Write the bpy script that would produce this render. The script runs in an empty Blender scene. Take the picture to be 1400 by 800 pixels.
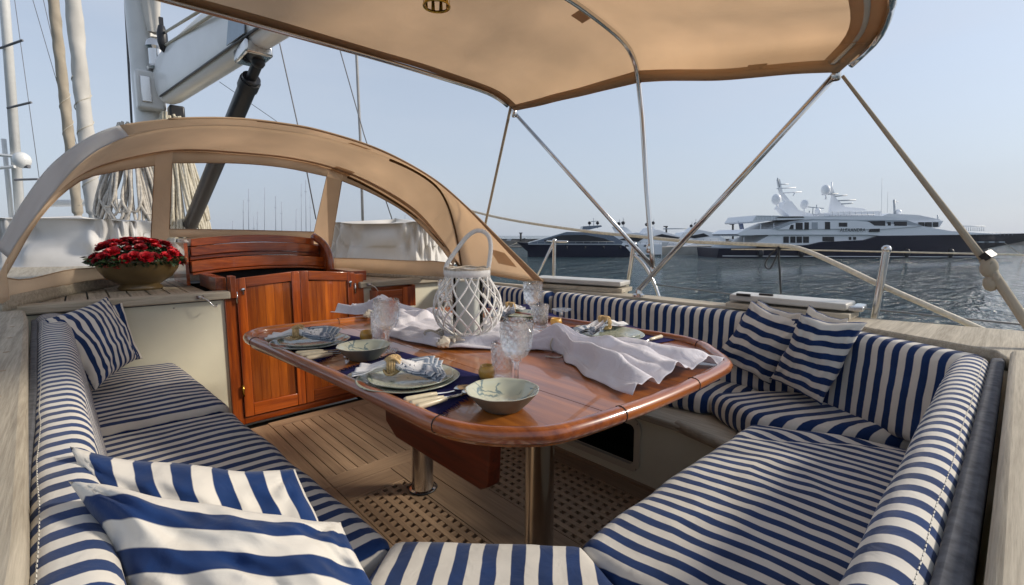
import bpy, bmesh, math, random
from mathutils import Vector, Matrix, noise
random.seed(7)
sc = bpy.context.scene
COL = sc.collection
# ------------------------------------------------------------------ camera
# ship axes: X starboard, Y forward, Z up, cockpit sole at z=0; 1 unit = 1 m
W_, H_ = 1400, 800
FOC, HZN, CH = 643.0, 322.0, 1.17
PITCH = math.atan((400 - HZN) / FOC)
YAW = math.radians(42.8)
cd = bpy.data.cameras.new('camera')
cam = bpy.data.objects.new('camera', cd); COL.objects.link(cam)
cam.location = (0, 0, CH)
cam.rotation_euler = (math.pi / 2 - PITCH, 0, -YAW)
cd.sensor_width = 36.0; cd.lens = 36.0 * FOC / W_
cd.clip_start = 0.02; cd.clip_end = 6000
sc.camera = cam
# ------------------------------------------------------------------ sky + sun
SUN_AZ = 128.0      # degrees clockwise from the bow (+Y)
SUN_EL = 30.0
w = bpy.data.worlds.new('World'); sc.world = w; w.use_nodes = True
nt = w.node_tree; nt.nodes.clear()
out = nt.nodes.new('ShaderNodeOutputWorld'); bg = nt.nodes.new('ShaderNodeBackground')
sky = nt.nodes.new('ShaderNodeTexSky'); sky.sky_type = 'NISHITA'; sky.sun_disc = False
sky.sun_elevation = math.radians(SUN_EL); sky.sun_rotation = math.radians(SUN_AZ)
sky.air_density = 1.0; sky.dust_density = 1.0; sky.ozone_density = 2.0
hs = nt.nodes.new('ShaderNodeHueSaturation'); hs.inputs['Saturation'].default_value = 0.74
tc = nt.nodes.new('ShaderNodeTexCoord'); mp = nt.nodes.new('ShaderNodeMapping'); mp.inputs['Scale'].default_value = (1.2, 1.2, 5)
nz = nt.nodes.new('ShaderNodeTexNoise'); nz.inputs['Scale'].default_value = 1.6; nz.inputs['Detail'].default_value = 5
rp = nt.nodes.new('ShaderNodeValToRGB'); rp.color_ramp.elements[0].position = 0.42; rp.color_ramp.elements[1].position = 0.8
rp.color_ramp.elements[0].color = (0, 0, 0, 1); rp.color_ramp.elements[1].color = (0.42, 0.42, 0.42, 1)
mx = nt.nodes.new('ShaderNodeMixRGB'); mx.inputs[2].default_value = (4.6, 4.7, 5.1, 1)
L = nt.links.new
L(sky.outputs[0], hs.inputs['Color']); L(tc.outputs['Generated'], mp.inputs[0]); L(mp.outputs[0], nz.inputs['Vector'])
L(nz.outputs[0], rp.inputs[0]); L(rp.outputs[0], mx.inputs[0]); L(hs.outputs[0], mx.inputs[1]);
sx = nt.nodes.new('ShaderNodeSeparateXYZ'); L(tc.outputs['Generated'], sx.inputs[0])
hr = nt.nodes.new('ShaderNodeMapRange'); hr.inputs[1].default_value = 0.0; hr.inputs[2].default_value = 0.45; hr.inputs[3].default_value = 0.88; hr.inputs[4].default_value = 0.50; hr.clamp = True
L(sx.outputs['Z'], hr.inputs[0])
m2 = nt.nodes.new('ShaderNodeMixRGB'); m2.inputs[2].default_value = (2.38, 2.68, 3.16, 1)   # hazy blue-grey band above the horizon
L(hr.outputs[0], m2.inputs[0]); L(mx.outputs[0], m2.inputs[1]); L(m2.outputs[0], bg.inputs[0])
bg.inputs[1].default_value = 0.14
L(bg.outputs[0], out.inputs[0])
sl = bpy.data.lights.new('sun', 'SUN'); sl.energy = 2.3; sl.angle = math.radians(8.0); sl.color = (1.0, 0.90, 0.76)
so = bpy.data.objects.new('sun', sl); COL.objects.link(so)
sd = Vector((math.sin(math.radians(SUN_AZ)) * math.cos(math.radians(SUN_EL)), math.cos(math.radians(SUN_AZ)) * math.cos(math.radians(SUN_EL)), math.sin(math.radians(SUN_EL))))
so.rotation_euler = sd.to_track_quat('Z', 'Y').to_euler()
sc.view_settings.view_transform = 'Standard'; sc.view_settings.look = 'None'
sc.view_settings.exposure = 0.55; sc.view_settings.gamma = 1.0; sc.view_settings.use_curve_mapping = False
sc.cycles.max_bounces = 10; sc.cycles.transparent_max_bounces = 16; sc.cycles.transmission_bounces = 8
sc.cycles.caustics_reflective = False; sc.cycles.caustics_refractive = False
sc.cycles.sample_clamp_indirect = 4.0

# ------------------------------------------------------------------ geometry helpers
CA, SA = math.cos(YAW), math.sin(YAW)
_f = Vector((SA * math.cos(PITCH), CA * math.cos(PITCH), -math.sin(PITCH)))
_r = Vector((CA, -SA, 0)); _u = _r.cross(_f)
FH = Vector((SA, CA, 0)); EYE = Vector((0, 0, CH))
def ray(px, py): return _f + _r * ((px - 700) / FOC) + _u * ((400 - py) / FOC)
def UZ(px, py, z):
    d = ray(px, py); return EYE + d * ((z - CH) / d.z)
def UX(px, py, x):
    d = ray(px, py); return EYE + d * (x / d.x)
def UY(px, py, y):
    d = ray(px, py); return EYE + d * (y / d.y)
def UD(px, py, D):                      # at horizontal distance D ahead
    d = ray(px, py); return EYE + d * (D / d.dot(FH))
def UP(px, py, a, b):                   # on the athwartships plane through (y,z) a and b
    n = Vector((0, b[1] - a[1], -(b[0] - a[0]))); d = ray(px, py)
    return EYE + d * (n.dot(Vector((0, a[0], a[1])) - EYE) / n.dot(d))
V = Vector
def lerp(a, b, t): return a + (b - a) * t
def resample(pts, n):
    pts = [V(p) for p in pts]; ds = [0]
    for a, b in zip(pts, pts[1:]): ds.append(ds[-1] + (b - a).length)
    o = []
    for i in range(n):
        t = ds[-1] * i / (n - 1); k = 0
        while k < len(ds) - 2 and ds[k + 1] < t: k += 1
        o.append(pts[k].lerp(pts[k + 1], (t - ds[k]) / max(1e-9, ds[k + 1] - ds[k])))
    return o
def smoothc(pts, n=40):                 # Catmull-Rom through the points, resampled
    P = [V(p) for p in pts]
    if len(P) < 3: return resample(P, n)
    P = [P[0] * 2 - P[1]] + P + [P[-1] * 2 - P[-2]]; o = []
    for i in range(1, len(P) - 2):
        for k in range(8):
            t = k / 8; a, b, c, d = P[i - 1:i + 3]
            o.append(0.5 * ((2 * b) + (c - a) * t + (2 * a - 5 * b + 4 * c - d) * t * t + (3 * b - a - 3 * c + d) * t ** 3))
    o.append(P[-2]); return resample(o, n)

class G:
    def __init__(s): s.v = []; s.f = []; s.st = []; s.uv = False
    def add(s, vs, fs, st=None):
        o = len(s.v); s.v += [V(p) for p in vs]; s.f += [tuple(i + o for i in f) for f in fs]
        s.st += list(st) if st is not None else [0.0] * len(vs)
        return s
    def box(s, x0, x1, y0, y1, z0, z1):
        return s.hexa([(x0, y0, z0), (x1, y0, z0), (x1, y1, z0), (x0, y1, z0), (x0, y0, z1), (x1, y0, z1), (x1, y1, z1), (x0, y1, z1)])
    def hexa(s, p):
        return s.add(p, [(3, 2, 1, 0), (4, 5, 6, 7), (0, 1, 5, 4), (1, 2, 6, 5), (2, 3, 7, 6), (3, 0, 4, 7)])
    def prism(s, pl, ext):              # planar polygon pushed along ext
        n = len(pl); e = V(ext); pl = [V(p) for p in pl]
        return s.add(pl + [p + e for p in pl], [tuple(range(n))[::-1], tuple(range(n, 2 * n))] + [(i, (i + 1) % n, n + (i + 1) % n, n + i) for i in range(n)])
    def grid(s, fn, nu, nv, closeu=False, st=None):
        vs = [fn(i / (nu - (0 if closeu else 1)), j / (nv - 1)) for j in range(nv) for i in range(nu)]
        fs = []
        for j in range(nv - 1):
            for i in range(nu if closeu else nu - 1):
                k = (i + 1) % nu
                fs.append((j * nu + i, j * nu + k, (j + 1) * nu + k, (j + 1) * nu + i))
        stv = [st(i / (nu - 1), j / (nv - 1)) for j in range(nv) for i in range(nu)] if st else None
        return s.add(vs, fs, stv)
    def tube(s, pts, r, n=8, cap=True, closed=False):
        pts = [V(p) for p in pts]; m = len(pts); rs = r if isinstance(r, (list, tuple)) else [r] * m
        vs = []; up = None
        for i in range(m):
            if closed: t = pts[(i + 1) % m] - pts[i - 1]
            else: t = pts[min(i + 1, m - 1)] - pts[max(i - 1, 0)]
            t.normalize()
            if up is None:
                up = V((0, 0, 1)) if abs(t.z) < .9 else V((1, 0, 0))
            a = t.cross(up)
            if a.length < 1e-6: a = t.cross(V((1, 0.1, 0)))
            a.normalize(); b = a.cross(t).normalized(); up = b
            for k in range(n):
                q = 2 * math.pi * k / n; vs.append(pts[i] + (a * math.cos(q) + b * math.sin(q)) * rs[i])
        fs = []
        for i in range(m if closed else m - 1):
            j = (i + 1) % m
            for k in range(n): fs.append((i * n + k, i * n + (k + 1) % n, j * n + (k + 1) % n, j * n + k))
        if cap and not closed: fs += [tuple(range(n))[::-1], tuple(range((m - 1) * n, m * n))]
        return s.add(vs, fs)
    def lathe(s, prof, c=(0, 0, 0), n=32, rmod=None, axis=None, cap=False):
        c = V(c); vs = []
        for j, (r, z) in enumerate(prof):
            for k in range(n):
                q = 2 * math.pi * k / n; rr = r * (rmod(q, z, j) if rmod else 1)
                p = V((rr * math.cos(q), rr * math.sin(q), z))
                if axis is not None: p = axis @ p
                vs.append(c + p)
        fs = [(j * n + k, j * n + (k + 1) % n, (j + 1) * n + (k + 1) % n, (j + 1) * n + k) for j in range(len(prof) - 1) for k in range(n)]
        if cap and prof[0][0] > 1e-4: fs.append(tuple(range(n))[::-1])
        if cap and prof[-1][0] > 1e-4: fs.append(tuple(range((len(prof) - 1) * n, len(prof) * n)))
        return s.add(vs, fs)
    def ball(s, c, rx, ry=None, rz=None, n=16):
        ry = ry or rx; rz = rz or rx; c = V(c)
        return s.grid(lambda u, v: c + V((rx * math.sin(math.pi * v) * math.cos(2 * math.pi * u), ry * math.sin(math.pi * v) * math.sin(2 * math.pi * u), rz * math.cos(math.pi * v))), n, max(6, n // 2), closeu=True)

def wpos(o):
    p = V((0, 0, 0))
    while o: p = p + o.location; o = o.parent
    return p
def build(g, name, m, parent=None, smooth=False, bevel=0, solid=0, origin=None, sub=0, bseg=2, world=True):
    off = wpos(parent) if parent else V((0, 0, 0))
    loc = V((0, 0, 0))
    if origin is not None: loc = V(origin) - off; 
    base = off + loc
    me = bpy.data.meshes.new(name)
    me.from_pydata([tuple(p - base) for p in g.v], [], g.f)
    if any(g.st):
        a = me.attributes.new('st', 'FLOAT', 'POINT'); a.data.foreach_set('value', g.st)
    me.materials.append(m)
    bm = bmesh.new(); bm.from_mesh(me); bmesh.ops.recalc_face_normals(bm, faces=bm.faces); bm.to_mesh(me); bm.free()
    if smooth:
        for p in me.polygons: p.use_smooth = True
        if smooth == 'auto':
            me.set_sharp_from_angle(angle=math.radians(38))
    o = bpy.data.objects.new(name, me); COL.objects.link(o); o.location = loc
    if parent: o.parent = parent
    if solid:
        md = o.modifiers.new('s', 'SOLIDIFY'); md.thickness = solid; md.offset = 0
    if bevel:
        md = o.modifiers.new('b', 'BEVEL'); md.width = bevel; md.segments = bseg; md.limit_method = 'ANGLE'; md.angle_limit = math.radians(40)
        if not smooth: 
            for p in me.polygons: p.use_smooth = True
            me.set_sharp_from_angle(angle=math.radians(60))
    if sub:
        md = o.modifiers.new('u', 'SUBSURF'); md.levels = sub; md.render_levels = sub
    return o
def tag(o, label=None, cat=None, group=None, kind=None):
    if label: o['label'] = label
    if cat: o['category'] = cat
    if group: o['group'] = group
    if kind: o['kind'] = kind
    return o
def root(name, loc, label, cat, group=None):
    o = bpy.data.objects.new(name, None); COL.objects.link(o); o.location = loc; o.empty_display_size = .1
    return tag(o, label, cat, group)
def copy_tree(o, parent=None):
    c = o.copy(); COL.objects.link(c)
    if parent: c.parent = parent
    for ch in list(o.children): copy_tree(ch, c)
    return c

# ------------------------------------------------------------------ materials
def new(name):
    m = bpy.data.materials.new(name); m.use_nodes = True
    n = m.node_tree; b = n.nodes['Principled BSDF']; return m, n, b
def N(n, t, **k):
    x = n.nodes.new(t)
    for a, v in k.items():
        if a.startswith('i_'): x.inputs[a[2:].replace('_', ' ')].default_value = v
        else: setattr(x, a, v)
    return x
def ramp(n, stops):
    r = n.nodes.new('ShaderNodeValToRGB'); e = r.color_ramp.elements
    e[0].position = stops[0][0]; e[0].color = (*stops[0][1], 1); e[1].position = stops[-1][0]; e[1].color = (*stops[-1][1], 1)
    for p, c in stops[1:-1]:
        q = e.new(p); q.color = (*c, 1)
    return r
def bump(n, b, src, strength, dist):
    bp = n.nodes.new('ShaderNodeBump'); bp.inputs['Strength'].default_value = strength; bp.inputs['Distance'].default_value = dist
    n.links.new(src, bp.inputs['Height']); n.links.new(bp.outputs[0], b.inputs['Normal']); return bp
def plain(name, col, rough=.5, metal=0, coat=0, noise_amt=.12, scale=6, bmp=0, spec=.5):
    m, n, b = new(name)
    t = N(n, 'ShaderNodeTexCoord'); z = N(n, 'ShaderNodeTexNoise', i_Scale=scale, i_Detail=5)
    n.links.new(t.outputs['Object'], z.inputs['Vector'])
    lo = tuple(c * (1 - noise_amt) for c in col); hi = tuple(min(1, c * (1 + noise_amt)) for c in col)
    r = ramp(n, [(.3, lo), (.7, hi)]); n.links.new(z.outputs[0], r.inputs[0]); n.links.new(r.outputs[0], b.inputs['Base Color'])
    b.inputs['Roughness'].default_value = rough; b.inputs['Metallic'].default_value = metal
    b.inputs['Coat Weight'].default_value = coat; b.inputs['Specular IOR Level'].default_value = spec
    if bmp: bump(n, b, z.outputs[0], .4, bmp)
    return m
def wood(name, lo, hi, axis, rough=.5, coat=0, fine=90, stretch=.05, bmp=.0006, dark=None, rnd=.25, coatr=.05):
    m, n, b = new(name)
    t = N(n, 'ShaderNodeTexCoord'); mpn = N(n, 'ShaderNodeMapping'); oi = N(n, 'ShaderNodeObjectInfo')
    sc3 = [1, 1, 1]; sc3['xyz'.index(axis)] = stretch
    mpn.inputs['Scale'].default_value = sc3
    va = N(n, 'ShaderNodeVectorMath', operation='ADD'); mr = N(n, 'ShaderNodeMath', operation='MULTIPLY'); mr.inputs[1].default_value = 37
    n.links.new(oi.outputs['Random'], mr.inputs[0]); n.links.new(t.outputs['Object'], va.inputs[0]); n.links.new(mr.outputs[0], va.inputs[1])
    n.links.new(va.outputs[0], mpn.inputs[0])
    z = N(n, 'ShaderNodeTexNoise', i_Scale=fine, i_Detail=6, i_Roughness=.65); z2 = N(n, 'ShaderNodeTexNoise', i_Scale=fine * .12, i_Detail=4, i_Distortion=1.2)
    n.links.new(mpn.outputs[0], z.inputs['Vector']); n.links.new(mpn.outputs[0], z2.inputs['Vector'])
    mxn = N(n, 'ShaderNodeMixRGB', i_Fac=.5); n.links.new(z.outputs[0], mxn.inputs[1]); n.links.new(z2.outputs[0], mxn.inputs[2])
    r = ramp(n, [(.36, lo), (.64, hi)]); n.links.new(mxn.outputs[0], r.inputs[0])
    h = N(n, 'ShaderNodeHueSaturation'); mrr = N(n, 'ShaderNodeMapRange'); mrr.inputs[3].default_value = 1 - rnd; mrr.inputs[4].default_value = 1 + rnd
    n.links.new(oi.outputs['Random'], mrr.inputs[0]); n.links.new(mrr.outputs[0], h.inputs['Value']); n.links.new(r.outputs[0], h.inputs['Color'])
    n.links.new(h.outputs[0], b.inputs['Base Color'])
    b.inputs['Roughness'].default_value = rough; b.inputs['Coat Weight'].default_value = coat; b.inputs['Coat Roughness'].default_value = coatr
    bump(n, b, z.outputs[0], .5, bmp)
    return m
MAHD = wood('mahogany_painted_shade', (.04, .006, .002), (.17, .026, .006), 'y', .5, .15, 60, .06, .0003)  # darker copy of the mahogany, under-table shade put into its colour
MAHB = wood('door_board_mahogany', (.16, .022, .004), (.60, .155, .014), 'z', .32, 1.0, 40, .06, .0002, rnd=.45)
MAH = {a: wood('mahogany_' + a, (.12, .015, .003), (.50, .105, .009), a, .32, 1.0, 60, .06, .0002) for a in 'xyz'}
TABM = wood('table_varnish', (.12, .026, .005), (.47, .155, .024), 'y', .3, .75, 34, .05, .0001, rnd=.05, coatr=.02)
RIMX = wood('rim_varnish_x', (.17, .035, .006), (.52, .16, .022), 'x', .3, 1.0, 50, .06, .0001, rnd=.1)
RIMY = wood('rim_varnish_y', (.13, .024, .005), (.42, .11, .018), 'y', .3, 1.0, 50, .06, .0001, rnd=.1)
TEAK = {a: wood('teak_' + a, (.29, .25, .19), (.56, .50, .395), a, .8, 0, 260, .035, .0014, rnd=.08) for a in 'xyz'}
SOLE = {a: wood('teak_sole_' + a, (.25, .16, .095), (.42, .285, .175), a, .7, 0, 110, .04, .0006, rnd=.14) for a in 'xyz'}
CREAM = plain('cream_paint', (.73, .70, .56), .35, noise_amt=.05, scale=5)
WHITEG = plain('white_gelcoat', (.72, .72, .70), .3, coat=.3, noise_amt=.04)
CHROME = plain('stainless_steel', (.62, .61, .60), .14, 1, noise_amt=.03)
SEAM = plain('black_caulking', (.012, .011, .011), .7)
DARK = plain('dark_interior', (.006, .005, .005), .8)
BRASS = plain('brass', (.55, .36, .07), .22, 1, noise_amt=.2, scale=30)
ROPE = plain('white_rope', (.62, .57, .47), .8, noise_amt=.15, scale=60, bmp=.001)
GREYC = plain('charcoal_backing_cloth', (.09, .095, .11), .9, noise_amt=.4, scale=60)
BLACK = plain('black_plastic', (.015, .015, .018), .4)
def fabric(name, col, tr=.35, rough=.85, wv=900, var=.10, lo=2.2, bmp=.0004):
    m, n, b = new(name)
    t = N(n, 'ShaderNodeTexCoord'); z = N(n, 'ShaderNodeTexNoise', i_Scale=lo, i_Detail=6); zz = N(n, 'ShaderNodeTexNoise', i_Scale=wv, i_Detail=1)
    n.links.new(t.outputs['Object'], z.inputs['Vector']); n.links.new(t.outputs['Object'], zz.inputs['Vector'])
    r = ramp(n, [(.3, tuple(c * (1 - var) for c in col)), (.7, tuple(min(1, c * (1 + var)) for c in col))])
    n.links.new(z.outputs[0], r.inputs[0]); n.links.new(r.outputs[0], b.inputs['Base Color'])
    b.inputs['Roughness'].default_value = rough; b.inputs['Specular IOR Level'].default_value = .15
    bump(n, b, zz.outputs[0], .4, bmp)
    if tr:
        T = N(n, 'ShaderNodeBsdfTranslucent'); n.links.new(r.outputs[0], T.inputs[0]); M = N(n, 'ShaderNodeMixShader'); M.inputs[0].default_value = tr
        n.links.new(b.outputs[0], M.inputs[1]); n.links.new(T.outputs[0], M.inputs[2]); n.links.new(M.outputs[0], n.nodes['Material Output'].inputs[0])
    return m
TAN = fabric('tan_canvas', (.84, .695, .54), .66)
_n = TAN.node_tree; _b = _n.nodes['Principled BSDF']; _t = N(_n, 'ShaderNodeTexCoord'); _z = N(_n, 'ShaderNodeTexNoise', i_Scale=3.2, i_Detail=4, i_Distortion=1.8); _n.links.new(_t.outputs['Object'], _z.inputs['Vector'])
_pb = _b.inputs['Normal'].links[0].from_node; _w = N(_n, 'ShaderNodeBump', i_Strength=.6, i_Distance=.03); _n.links.new(_z.outputs[0], _w.inputs['Height']); _n.links.new(_w.outputs[0], _pb.inputs['Normal'])
TAND = fabric('tan_canvas_webbing', (.60, .44, .29), .45)
PALEC = fabric('pale_canvas', (.84, .85, .85), .45)
TARP = fabric('dinghy_cover_cloth', (.58, .54, .50), .2, var=.06)
LINEN = fabric('white_linen', (.80, .79, .85), .2, lo=8, var=.03, wv=1400)
_n = LINEN.node_tree; _b = _n.nodes['Principled BSDF']; _t = N(_n, 'ShaderNodeTexCoord'); _z = N(_n, 'ShaderNodeTexNoise', i_Scale=16, i_Detail=5, i_Distortion=2.2); _n.links.new(_t.outputs['Object'], _z.inputs['Vector'])
_pb = _b.inputs['Normal'].links[0].from_node; _w = N(_n, 'ShaderNodeBump', i_Strength=.5, i_Distance=.010); _n.links.new(_z.outputs[0], _w.inputs['Height']); _n.links.new(_w.outputs[0], _pb.inputs['Normal'])
NAVY = fabric('navy_placemat', (.012, .012, .07), 0, wv=1200, var=.25)
SAILC = fabric('sail_cloth', (.66, .63, .58), .1)
OLDROPE = fabric('pale_mooring_rope', (.52, .48, .42), 0, wv=200, var=.25, lo=30, bmp=.002)
NATROPE = fabric('sisal_rope', (.52, .37, .19), 0, wv=400, var=.3, lo=80, bmp=.002)
def vinyl():
    m, n, b = new('clear_vinyl')
    T = N(n, 'ShaderNodeBsdfTransparent'); T.inputs[0].default_value = (.93, .94, .96, 1)
    b.inputs['Base Color'].default_value = (.55, .6, .7, 1); b.inputs['Roughness'].default_value = .5
    t = N(n, 'ShaderNodeTexCoord'); z = N(n, 'ShaderNodeTexNoise', i_Scale=3, i_Detail=4); n.links.new(t.outputs['Object'], z.inputs['Vector'])
    mr = N(n, 'ShaderNodeMapRange'); mr.inputs[3].default_value = .015; mr.inputs[4].default_value = .075; n.links.new(z.outputs[0], mr.inputs[0])
    M = N(n, 'ShaderNodeMixShader'); n.links.new(mr.outputs[0], M.inputs[0]); n.links.new(T.outputs[0], M.inputs[1]); n.links.new(b.outputs[0], M.inputs[2])
    n.links.new(M.outputs[0], n.nodes['Material Output'].inputs[0]); return m
VINYL = vinyl()
def stripes(name, period=.062, c1=(.010, .033, .118), c2=(.68, .645, .58)):
    m, n, b = new(name)
    a = N(n, 'ShaderNodeAttribute', attribute_name='st'); t = N(n, 'ShaderNodeTexCoord')
    zw = N(n, 'ShaderNodeTexNoise', i_Scale=14, i_Detail=2); n.links.new(t.outputs['Object'], zw.inputs['Vector'])
    mm = N(n, 'ShaderNodeMath', operation='MULTIPLY_ADD'); mm.inputs[1].default_value = .006; n.links.new(zw.outputs[0], mm.inputs[0]); n.links.new(a.outputs['Fac'], mm.inputs[2])
    d = N(n, 'ShaderNodeMath', operation='DIVIDE'); d.inputs[1].default_value = period; n.links.new(mm.outputs[0], d.inputs[0])
    fr = N(n, 'ShaderNodeMath', operation='FRACT'); n.links.new(d.outputs[0], fr.inputs[0])
    pp = N(n, 'ShaderNodeMath', operation='PINGPONG'); pp.inputs[1].default_value = .5; n.links.new(fr.outputs[0], pp.inputs[0])
    s = N(n, 'ShaderNodeMapRange'); s.inputs[1].default_value = .235; s.inputs[2].default_value = .265; n.links.new(pp.outputs[0], s.inputs[0])
    z = N(n, 'ShaderNodeTexNoise', i_Scale=9, i_Detail=5); n.links.new(t.outputs['Object'], z.inputs['Vector'])
    r1 = ramp(n, [(.3, tuple(c * .75 for c in c1)), (.75, tuple(c * 1.35 for c in c1))]); r2 = ramp(n, [(.3, tuple(c * .93 for c in c2)), (.7, tuple(c * 1.06 for c in c2))])
    n.links.new(z.outputs[0], r1.inputs[0]); n.links.new(z.outputs[0], r2.inputs[0])
    M = N(n, 'ShaderNodeMixRGB'); n.links.new(s.outputs[0], M.inputs[0]); n.links.new(r1.outputs[0], M.inputs[1]); n.links.new(r2.outputs[0], M.inputs[2])
    n.links.new(M.outputs[0], b.inputs['Base Color']); b.inputs['Roughness'].default_value = .9; b.inputs['Specular IOR Level'].default_value = .15
    b.inputs['Sheen Weight'].default_value = .15
    zz = N(n, 'ShaderNodeTexNoise', i_Scale=700, i_Detail=1); n.links.new(t.outputs['Object'], zz.inputs['Vector'])
    zc = N(n, 'ShaderNodeTexNoise', i_Scale=16, i_Detail=3, i_Distortion=.6); n.links.new(t.outputs['Object'], zc.inputs['Vector'])
    b1 = bump(n, b, zc.outputs[0], .35, .012)
    b2 = N(n, 'ShaderNodeBump', i_Strength=.35, i_Distance=.0004); n.links.new(zz.outputs[0], b2.inputs['Height']); n.links.new(b1.outputs[0], b2.inputs['Normal']); n.links.new(b2.outputs[0], b.inputs['Normal'])
    return m
STR = stripes('navy_striped_canvas', .049)
STRW = stripes('navy_wide_striped_canvas', .062); STRM = stripes('navy_medium_striped_canvas', .056)
STRP = stripes('navy_striped_pillow', .056)
STRP1 = stripes('navy_broad_striped_pillow', .080)
def glass(name='cut_crystal', rough=.02, col=(.97, .97, .97)):
    m, n, b = new(name)
    b.inputs['Transmission Weight'].default_value = 1; b.inputs['Roughness'].default_value = rough; b.inputs['IOR'].default_value = 1.5
    b.inputs['Base Color'].default_value = (*col, 1)
    T = N(n, 'ShaderNodeBsdfTransparent'); M = N(n, 'ShaderNodeMixShader'); M.inputs[0].default_value = .5
    n.links.new(b.outputs[0], M.inputs[1]); n.links.new(T.outputs[0], M.inputs[2]); n.links.new(M.outputs[0], n.nodes['Material Output'].inputs[0])
    return m
CRYS = glass()
def thin():
    m, n, b = new('thin_clear_glass'); T = N(n, 'ShaderNodeBsdfTransparent'); gl = N(n, 'ShaderNodeBsdfGlossy'); gl.inputs['Roughness'].default_value = .02
    lw = N(n, 'ShaderNodeLayerWeight'); lw.inputs[0].default_value = .25; M = N(n, 'ShaderNodeMixShader'); T.inputs[0].default_value = (.96, .97, .97, 1)
    n.links.new(lw.outputs['Fresnel'], M.inputs[0]); n.links.new(T.outputs[0], M.inputs[1]); n.links.new(gl.outputs[0], M.inputs[2]); n.links.new(M.outputs[0], n.nodes['Material Output'].inputs[0]); return m
THIN = thin()

# ------------------------------------------------------------------ water
WZ = -1.9
def water_mat():
    m, n, b = new('sea_water')
    b.inputs['Base Color'].default_value = (.012, .050, .062, 1); b.inputs['Roughness'].default_value = .03; b.inputs['IOR'].default_value = 1.36
    b.inputs['Specular IOR Level'].default_value = .5
    t = N(n, 'ShaderNodeTexCoord'); mp_ = N(n, 'ShaderNodeMapping'); mp_.inputs['Rotation'].default_value = (0, 0, YAW); mp_.inputs['Scale'].default_value = (.38, 1.0, 1)
    n.links.new(t.outputs['Object'], mp_.inputs[0])
    a = N(n, 'ShaderNodeTexNoise', i_Scale=1.25, i_Detail=6, i_Roughness=.56, i_Distortion=.9); c = N(n, 'ShaderNodeTexNoise', i_Scale=.28, i_Detail=4)
    n.links.new(mp_.outputs[0], a.inputs['Vector']); n.links.new(mp_.outputs[0], c.inputs['Vector'])
    ad = N(n, 'ShaderNodeMath', operation='MULTIPLY_ADD'); ad.inputs[1].default_value = 1.6; n.links.new(c.outputs[0], ad.inputs[0]); n.links.new(a.outputs[0], ad.inputs[2])
    fz = N(n, 'ShaderNodeTexNoise', i_Scale=5.5, i_Detail=3, i_Distortion=.5); n.links.new(mp_.outputs[0], fz.inputs['Vector'])
    a2_ = N(n, 'ShaderNodeMath', operation='MULTIPLY_ADD'); a2_.inputs[1].default_value = .16; n.links.new(fz.outputs[0], a2_.inputs[0]); n.links.new(ad.outputs[0], a2_.inputs[2])
    bump(n, b, a2_.outputs[0], 1.0, 1.25)
    return m
WATER = water_mat()
g = G(); g.add([(-3000, -3000, WZ), (3000, -3000, WZ), (3000, 3000, WZ), (-3000, 3000, WZ)], [(0, 1, 2, 3)])
tag(build(g, 'water', WATER), kind='structure')

# ------------------------------------------------------------------ own yacht: hull, side decks, coachroof
def struct(g, name, m, parent=None, **k): return tag(build(g, name, m, parent, **k), kind='structure')
g = G()
g.prism([(-1.0, -.9, -1.7), (2.9, -.9, -1.7), (3.0, 3, -1.7), (2.9, 9, -1.7), (1.3, 20, -1.7), (.9, 20, -1.7), (-.8, 9, -1.7), (-1.1, 3, -1.7)], (0, 0, 1.55))
struct(g, 'yacht_hull', WHITEG)
# side deck, low and outboard of the coaming
g = G(); g.box(2.50, 3.0, -.6, 9, -.15, .34); g.box(-1.1, -.62, -.6, 9, -.15, .34)
struct(g, 'side_deck', TEAK['y'])
g = G(); g.box(3.0, 3.06, -.6, 9, -.15, .48)
struct(g, 'bulwark', WHITEG, bevel=.008)

# coamings: teak-capped boxes round the cockpit
def quadbox(poly, z0, z1): return G().prism([(x, y, z0) for x, y in poly], (0, 0, z1 - z0))
cp = root('cockpit_coaming', (-.3, 1.5, 0), 'pale teak coaming cap beside the port bench, left edge of the cockpit', 'coaming')
build(quadbox([(-.60, -.55), (-.055, -.55), (-.065, .7), (-.095, 1.3), (-.165, 2.75), (-.19, 3.06), (-.60, 3.06)], .775, .835), 'cap', TEAK['y'], cp, bevel=.012)
build(quadbox([(-.58, -.5), (-.075, -.5), (-.085, .7), (-.185, 2.75), (-.2, 3.1), (-.58, 3.1)], -.1, .775), 'wall', CREAM, cp)
ca = root('cockpit_coaming', (1, -.25, 0), 'pale teak coaming cap behind the aft bench, right edge of the cockpit', 'coaming')
build(quadbox([(-.052, -.004), (-.052, -.5), (2.45, -.5), (2.2, -.12), (1.98, -.004)], .778, .838), 'cap', TEAK['x'], ca, bevel=.012)
build(quadbox([(-.06, -.02), (-.06, -.48), (2.4, -.48), (2.1, -.12), (1.96, -.02)], -.1, .777), 'wall', CREAM, ca)
PLUG = plain('teak_plug', (.30, .22, .14), .7)
for k in range(9): build(G().lathe([(0, .0006), (.007, .0004), (.0075, -.001)], (-.11 - k * .012, .62 + k * .27, .8352), 12), 'teak_plug', PLUG, cp)
for k in range(7): build(G().lathe([(0, .0006), (.007, .0004), (.0075, -.001)], (.62 + k * .22, -.05, .8382), 12), 'teak_plug', PLUG, ca)
build(G().box(-.60, -.0553, 1.58, 1.583, .80, .8354), 'scarf_joint', SEAM, cp) if False else None
cs = root('cockpit_coaming', (2.45, 1.5, 0), 'pale teak coaming and side shelf behind the long starboard back cushions', 'coaming')
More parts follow.
